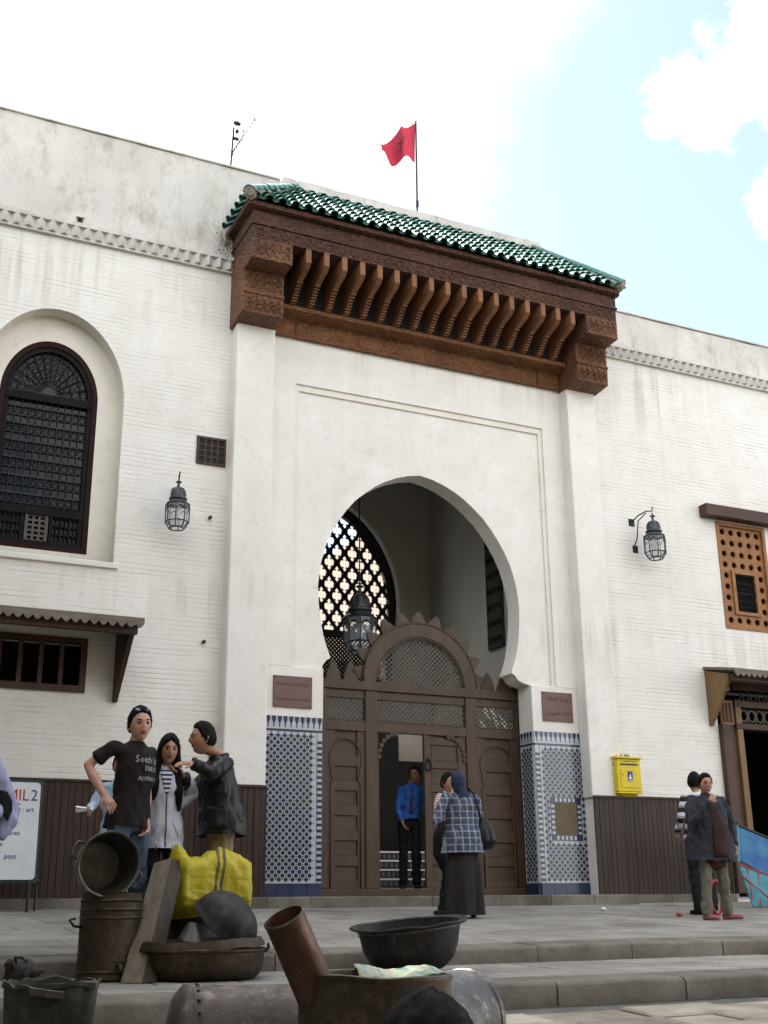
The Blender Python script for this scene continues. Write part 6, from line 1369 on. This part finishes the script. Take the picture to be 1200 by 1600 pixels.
# man in the black leather jacket, pointing
T, to, q = person('man in a black leather jacket and khaki trousers pointing to the left', 3.03, 9.55, 1.77, 172, dk['leather'], dk['khaki'], dk['shoe_black'], 'hair_black', 'tan', lean=(-.06, 0), arms={'L': ((-.19, -.30, 1.325), (-.365, -.34, 1.395), (-.04, -.19, 1.43)), 'R': ((-.22, .12, 1.21), (-.36, -.04, 1.32), None)}, head=(178, -3, 0, (-.195, -.02, 1.635)), hem=.84, coat=.42, seed=4, slim=1.06, handd={'L': ((-1, -.05, .0), (0, .3, -1), .25), 'R': ((-.9, -.2, .25), (0, .3, 1), .4)})
q2 = MB(); ell(q2, [q['nb']+Vector((.07*cos(a), .075*sin(a), .015+.015*cos(a))) for a in [2*pi*k/12 for k in range(12)]], [.022]*12, up, 8); blob('collar', q2, .011, [dk['leather']], T, 2, .003)
for (zz, hh) in ((1.22, .10), (.99, .17)):
    nb_ = Vector((0, -1, 0)); c = q['O']+Vector((-.12, 0, zz)); n_ = 7
    patch(T, to, [c+Vector((-.075+.15*k/n_, 0, hh/2)) for k in range(n_+1)]+[c+Vector((-.075+.15*k/n_, 0, -hh/2)) for k in range(n_+1)], dk['leather'], nb_, .012, 'pocket')
n_ = 10; c = q['O']+Vector((-.14, 0, 0)); 
mb = MB(); mb.lathe([(.045, 0), (.048, .012), (.046, .03)], 12, mat=RZX(q['J']['L'][2]-Vector((-.03, 0, 0)), (-1, 0, 0)), cap=False); mb.build('cuff', dk['leather'], T, smooth=True)
# man with papers behind, and a brown haired head between the couple
T, to, q = person('man in a pale blue shirt holding papers behind the man in the black T-shirt', 2.66, 11.7, 1.62, -100, dk['pale_blue'], dk['beige'], dk['shoe_black'], 'hair_black', 'tan', arms={'R': ((-.25, .0, 1.13), (-.33, -.20, 1.08), None)}, seed=6, slim=1.0)
mb = MB(); w_ = q['J']['R'][2]
for k in range(3): mb.box(w_.x-.13, w_.x+.02, w_.y-.09, w_.y-.02, w_.z+.012*k-.02, w_.z+.012*k-.014, rot=Matrix.Rotation(.12*k-.15, 3, 'Y') @ Matrix.Rotation(.25, 3, 'X'))
pp = mb.build('papers', M['white'], None); tag(pp, 'folded white papers held in the hand of the man in pale blue', 'papers')
person('brown haired person mostly hidden between the couple', 3.02, 11.9, 1.66, -60, dk['maroon_shirt'], dk['black_trousers'], dk['shoe_black'], 'hair_brown', 'fair', seed=7)
# person in the pale robe at the left edge
T, to, q = person('person in a pale lavender robe with one arm bent at the left edge', .93, 9.0, 1.74, -150, dk['robe'], dk['robe'], dk['shoe_black'], 'hair_black', 'brown', arms={'L': ((.31, .0, 1.03), (.16, -.18, .96), (.16, -.02, 1.40))}, hem=.60, coat=.22, style='skirt', seed=8)
q2 = MB(); e = q['J']['L'][1]; ell(q2, [e+Vector((-.10, 0, .25)), e+Vector((-.01, 0, .03)), e+Vector((.0, -.05, -.10)), e+Vector((-.05, -.08, -.20))], [(.07, .06), (.08, .07), (.085, .06), (.05, .03)], (1, 0, 0)); wsl = blob('wide_sleeve', q2, .013, [dk['robe']], T, 4, .022, (12, 12, 7))
mb = MB(); mb.prism([(1.155, .80), (1.215, .79), (1.255, .72), (1.262, .66), (1.235, .58), (1.20, .63)], 8.865, 8.96); mb.build('sleeve_shade', dk['black_trousers'], T, bevel=.012)  # dark slab standing in for the shade inside the sleeve
# man in the doorway
T, to, q = person('man in a royal blue shirt and black tie standing inside the gate doorway', 7.94, 15.95, 1.78, -112, dk['royal'], dk['black_trousers'], dk['shoe_black'], 'hair_black', 'brown', z=.19, lean=(.05, 0), arms={'R': ((-.20, -.03, 1.14), (-.17, -.12, .94), None)}, head=(-140, -8, 0, (.10, -.03, 1.635)), seed=9, hem=.97, slim=.86)
c = q['nb']; n_ = 12; patch(T, to, [c-up*(.03+.40*k/n_)+q['lf']*(-.012-.014*k/n_-.03*k/n_) for k in range(n_+1)]+[c-up*(.03+.40*k/n_)+q['lf']*(.012+.014*k/n_-.03*k/n_) for k in range(n_+1)], M['black'], q['fw'], .006, 'necktie')
# boy with hand at mouth, woman in plaid and blue headscarf
pk = NT('pink_check'); X_, Y_, Z_ = pk.sep()[:3]; pk.fin(pk.mix(pk.math('GREATER_THAN', pk.math('FRACT', pk.math('DIVIDE', pk.math('ADD', X_, Z_), .05)), .55), (.42, .26, .27), (.58, .50, .50)), .85)
T, to, q = person('youth with a hand to his mouth in front of the woman in the blue headscarf', 7.05, 12.95, 1.65, -78, pk.m, dk['black_trousers'], dk['shoe_black'], 'hair_black', 'tan', arms={'R': ((-.30, -.10, 1.14), (-.14, -.22, 1.36), (-.20, -.04, 1.37)), 'L': None}, lean=(-.03, 0), head=(-70, -3, 0, (-.07, -.02, 1.53)), slim=.88, seed=10, feet={'R': (-.20, -.05, -150), 'L': (.05, .05)}, handd={'R': ((.55, -.0, .70), (0, 1, .0), 1.0)})
q2 = MB(); e = q['O']; ell(q2, [e+Vector((-.21, -.10, 1.06)), e+Vector((-.25, -.12, .9)), e+Vector((-.26, -.12, .70)), e+Vector((-.20, -.12, .52))], [(.05, .04), (.09, .05), (.10, .06), (.06, .03)], (1, 0, 0)); jk = blob('draped_jacket', q2, .013, [dk['black_trousers']], None, 4, .016, (9, 9, 5)); tag(jk, 'dark jacket draped over the arm of the youth', 'jacket')
pl = NT('blue_plaid'); X_, Y_, Z_ = pl.sep()[:3]
bx = lambda v, p, w: pl.math('LESS_THAN', pl.math('FRACT', pl.math('DIVIDE', v, p)), w)
c_ = pl.mix(pl.math('MULTIPLY', bx(X_, .075, .5), .6), (.035, .05, .095), (.07, .06, .065)); c_ = pl.mix(pl.math('MULTIPLY', bx(Z_, .075, .5), .5), c_, (.05, .075, .15)); c_ = pl.mix(pl.math('MULTIPLY', bx(pl.math('ADD', X_, .02), .075, .22), .55), c_, (.34, .37, .42)); c_ = pl.mix(pl.math('MULTIPLY', bx(pl.math('ADD', Z_, .03), .075, .20), .55), c_, (.34, .37, .42)); pl.fin(c_, .85)
M['scarf'] = dk['scarf_blue']
T, to, q = person('woman seen from behind in a blue headscarf, plaid jacket and long dark skirt', 6.87, 12.4, 1.65, 70, pl.m, dk['skirt'], dk['shoe_black'], 'scarf', 'tan', arms={'L': ((-.36, -.02, 1.06), (-.22, .18, 1.12), (-.21, .0, 1.37)), 'R': ((.23, .02, 1.10), (.19, .16, 1.02), None)}, head=(80, 0, 0, (-.035, .02, 1.525)), hem=.75, coat=.34, style='skirt', seed=11, hairstyle='hijab')
HB = thing('handbag', 'black shoulder bag hanging behind the woman in plaid', 'bag', (7.12, 12.33, .57), group=None)
q2 = MB(); ell(q2, [(7.09, 12.30, .93), (7.11, 12.29, .80), (7.13, 12.28, .68), (7.13, 12.28, .62)], [(.05, .04), (.11, .07), (.125, .08), (.09, .05)], (1, 0, 0)); blob('bag_body', q2, .012, [dk['leather']], HB, 4, .010)
mb = MB(); mb.tube([(7.02, 12.24, .93), (6.99, 12.24, 1.08), (6.965, 12.27, 1.22), (6.95, 12.36, 1.285), (6.99, 12.48, 1.20), (7.08, 12.46, 1.0), (7.12, 12.34, .90)], .013, 6); mb.build('strap', dk['leather'], HB, smooth=True)
# smoking man, right
T, to, q = person('man in a grey quilted jacket and olive trousers with his hand at his mouth', 9.68, 11.42, 1.68, -98, dk['grey_jacket'], dk['olive'], dk['sandal'], 'hair_black', 'tan', arms={'R': ((-.37, -.12, 1.06), (-.15, -.26, 1.33), (-.23, -.02, 1.38)), 'L': ((.375, .03, 1.09), (.335, -.05, .83), (.245, .0, 1.38))}, head=(-105, -4, 0, (-.015, -.04, 1.545)), hem=.68, coat=.36, belly=.03, slim=1.24, seed=12, feet={'R': (-.15, -.02, -85), 'L': (.17, .0, -38)}, handd={'R': ((.50, -.12, .65), (.2, 1, -.2), .9)})
c = q['che']; lf, fw = q['lf'], q['fw']; n_ = 12
patch(T, to, [c+up*(.13-.66*k/n_)+lf*(-.01-.055*min(1, k/5)) for k in range(n_+1)]+[c+up*(.13-.66*k/n_)+lf*(.035+.085*min(1, k/6)) for k in range(n_+1)], dk['maroon_shirt'], fw, .006, 'open_shirt')
q2 = MB(); ell(q2, [q['pel']-up*.32, q['pel']-up*.22, q['pel']], [(.185, .135), (.19, .14), (.17, .13)], lf, 16, .2); blob('long_shirt_tail', q2, .014, [dk['maroon_shirt']], T, 3, .010, (9, 9, 3))
cg = MB(); p_ = q['hc']+q['R'] @ Vector((-.02, .10, -.048)); cg.tube([p_, p_+Vector((.01, -.05, -.006))], .004, 6); o = cg.build('cigarette', M['white'], None); tag(o, 'white cigarette at the lips of the man in the grey jacket', 'cigarette')
# man in the striped jersey behind him
sj = NT('striped_jersey'); X_, Y_, Z_ = sj.sep()[:3]; fz_ = sj.math('FRACT', sj.math('DIVIDE', sj.math('ADD', Z_, .02), .135))
c_ = sj.mix(sj.math('LESS_THAN', fz_, .34), (.012, .012, .014), (.62, .62, .74)); c_ = sj.mix(sj.math('GREATER_THAN', fz_, .80), c_, (.30, .27, .22)); sj.fin(c_, .85)
T, to, q = person('man in a black and white striped jersey half hidden behind the smoking man', 10.26, 12.3, 1.76, 70, sj.m, dk['black_trousers'], dk['shoe_black'], 'hair_black', 'tan', arms={'L': ((-.24, .03, 1.17), (-.20, .16, 1.0), (-.17, .02, 1.42))}, head=(55, 0, 0, (.03, .02, 1.62)), seed=13, lean=(.02, 0))
# vendor whose head shows at the bottom edge
person('seated vendor with short black hair seen from behind at the bottom edge', .92, 1.80, 1.70, 60, dk['grey_jacket'], dk['black_trousers'], dk['shoe_black'], 'hair_black', 'brown', z=-1.70, head=(60, 4, 0, (-.008, -.02, 1.428)), seed=14, feet={'L': (.05, .62), 'R': (.25, .52)}, lean=(0, -.02), group=None)

# ------------------------------------------------------------------ unseen trees and houses added for shade and bounced light
random.seed(5)
TR = thing('added_shade_tree', 'unseen broad leafy tree added to shade the left side of the square', 'tree', (-2.9, 9.6, floor(9.6)))
bark = rough_mat('grey_bark', (.09, .075, .06), (.16, .14, .115), 6, .9, 20, .6, .03, stretch=(3, 3, .6)); leafm = NT('plane_leaves'); oi = leafm.n('ShaderNodeObjectInfo'); leafm.fin(leafm.mix(leafm.ramp(leafm.noise(1.4, 4), .35, .65), (.035, .075, .018), (.075, .12, .03)), .6)
mb = MB(); mb.tube([(-2.9, 9.6, -.4), (-2.85, 9.6, 1.5), (-2.75, 9.65, 3.6), (-2.6, 9.7, 5.6)], [.30, .25, .21, .15], 12)
for i in range(9):
    a = 2*pi*i/9+.3; z = 3.4+.25*i; mb.tube([(-2.72, 9.65, z), (-2.72+1.0*cos(a), 9.65+1.2*sin(a), z+1.2), (-2.72+2.0*cos(a), 9.65+2.4*sin(a), z+2.1+.4*sin(i))], [.11, .07, .03], 8)
mb.build('trunk', bark, TR, smooth=True)
def crown(name, c0, rx, ry, rz, n, T, per=70, lw=.085):
    mb = MB()
    for i in range(n):
        d = Vector((random.gauss(0, 1), random.gauss(0, 1), random.gauss(0, .8))).normalized(); r = random.uniform(.40, 1.0); c = Vector((c0[0]+rx*d.x*r, c0[1]+ry*d.y*r, c0[2]+rz*d.z*r))
        for k in range(per):
            p = c+Vector((random.gauss(0, .34), random.gauss(0, .34), random.gauss(0, .24))); d2 = Vector((random.uniform(-1, 1), random.uniform(-1, 1), random.uniform(-.7, .5))).normalized(); e = d2.orthogonal().normalized()
            e = Matrix.Rotation(random.uniform(0, 6.3), 3, d2) @ e; w = random.uniform(.7, 1.15)*lw; mb.add([p-d2*w, p+e*w*.6, p+d2*w, p-e*w*.6], [(0, 1, 2, 3)])
    return mb.build(name, leafm.m, T, kind='stuff')
crown('crown', (-2.9, 9.6, 6.7), 2.35, 4.2, 2.9, 270, TR, 70, .105)
for x, y, lb, rx, ry, dy in ((0.6, -1.2, 'unseen broad leafy tree added behind the vendor for shade', 4.6, 3.1, 2.2), (9.6, -2.2, 'unseen broad leafy tree added farther along the square for shade', 3.4, 2.6, 0)):
    t2 = thing('added_shade_tree', lb, 'tree', (x, y, -1.2), group=None); mb = MB(); mb.tube([(x, y, -1.3), (x+.1, y+.05, 1.5), (x+.05, y, 4.2), (x, y, 6.0)], [.34, .28, .22, .14], 12)
    for i in range(9):
        a = 2*pi*i/9; z = 3.6+.2*i; mb.tube([(x, y, z), (x+rx*.4*cos(a), y+dy*.4+ry*.35*sin(a), z+1.4), (x+rx*.7*cos(a), y+dy+ry*.6*sin(a), z+2.6)], [.12, .08, .03], 8)
    mb.build('trunk', bark, t2, smooth=True); crown('crown', (x, y+dy, 7.3 if dy else 6.6), rx, ry, 1.9, 250 if dy else 170, t2, 70, .11)
def house(x0, x1, y0, y1, h, label, mat):
    t = thing('house', label, 'house', ((x0+x1)/2, (y0+y1)/2, -1.2)); mb = MB(); mb.box(x0, x1, y0, y1, -1.6, h); mb.build('wall', mat, t); mb = MB(); mb.box(x0-.1, x1+.1, y0-.1, y1+.1, h, h+.25); mb.build('coping', M['parapet'], t)
    ff = y1 if y1 < 5 else None
    for i in range(int((x1-x0)/2.4)):
        for z in (1.6, 4.4):
            if ff is None: break
            xx = x0+1.0+2.4*i; mb = MB(); mb.box(xx, xx+.9, ff-.05, ff+.02, z, z+1.3); mb.build('window', M['iron_frame'], t)
ochre = rough_mat('ochre_render', (.42, .34, .25), (.50, .42, .32), 1.5, .9, 15, .3, .02)
house(-9, 4.2, -9, -3.2, 6.6, 'added unseen ochre house across the square, the nearer one', ochre); house(4.3, 18, -11, -5.0, 7.4, 'added unseen ochre house across the square, the wider one', ochre)
house(-16, -6.8, -3, 15, 8.0, 'added unseen ochre house closing the left side of the square', ochre)
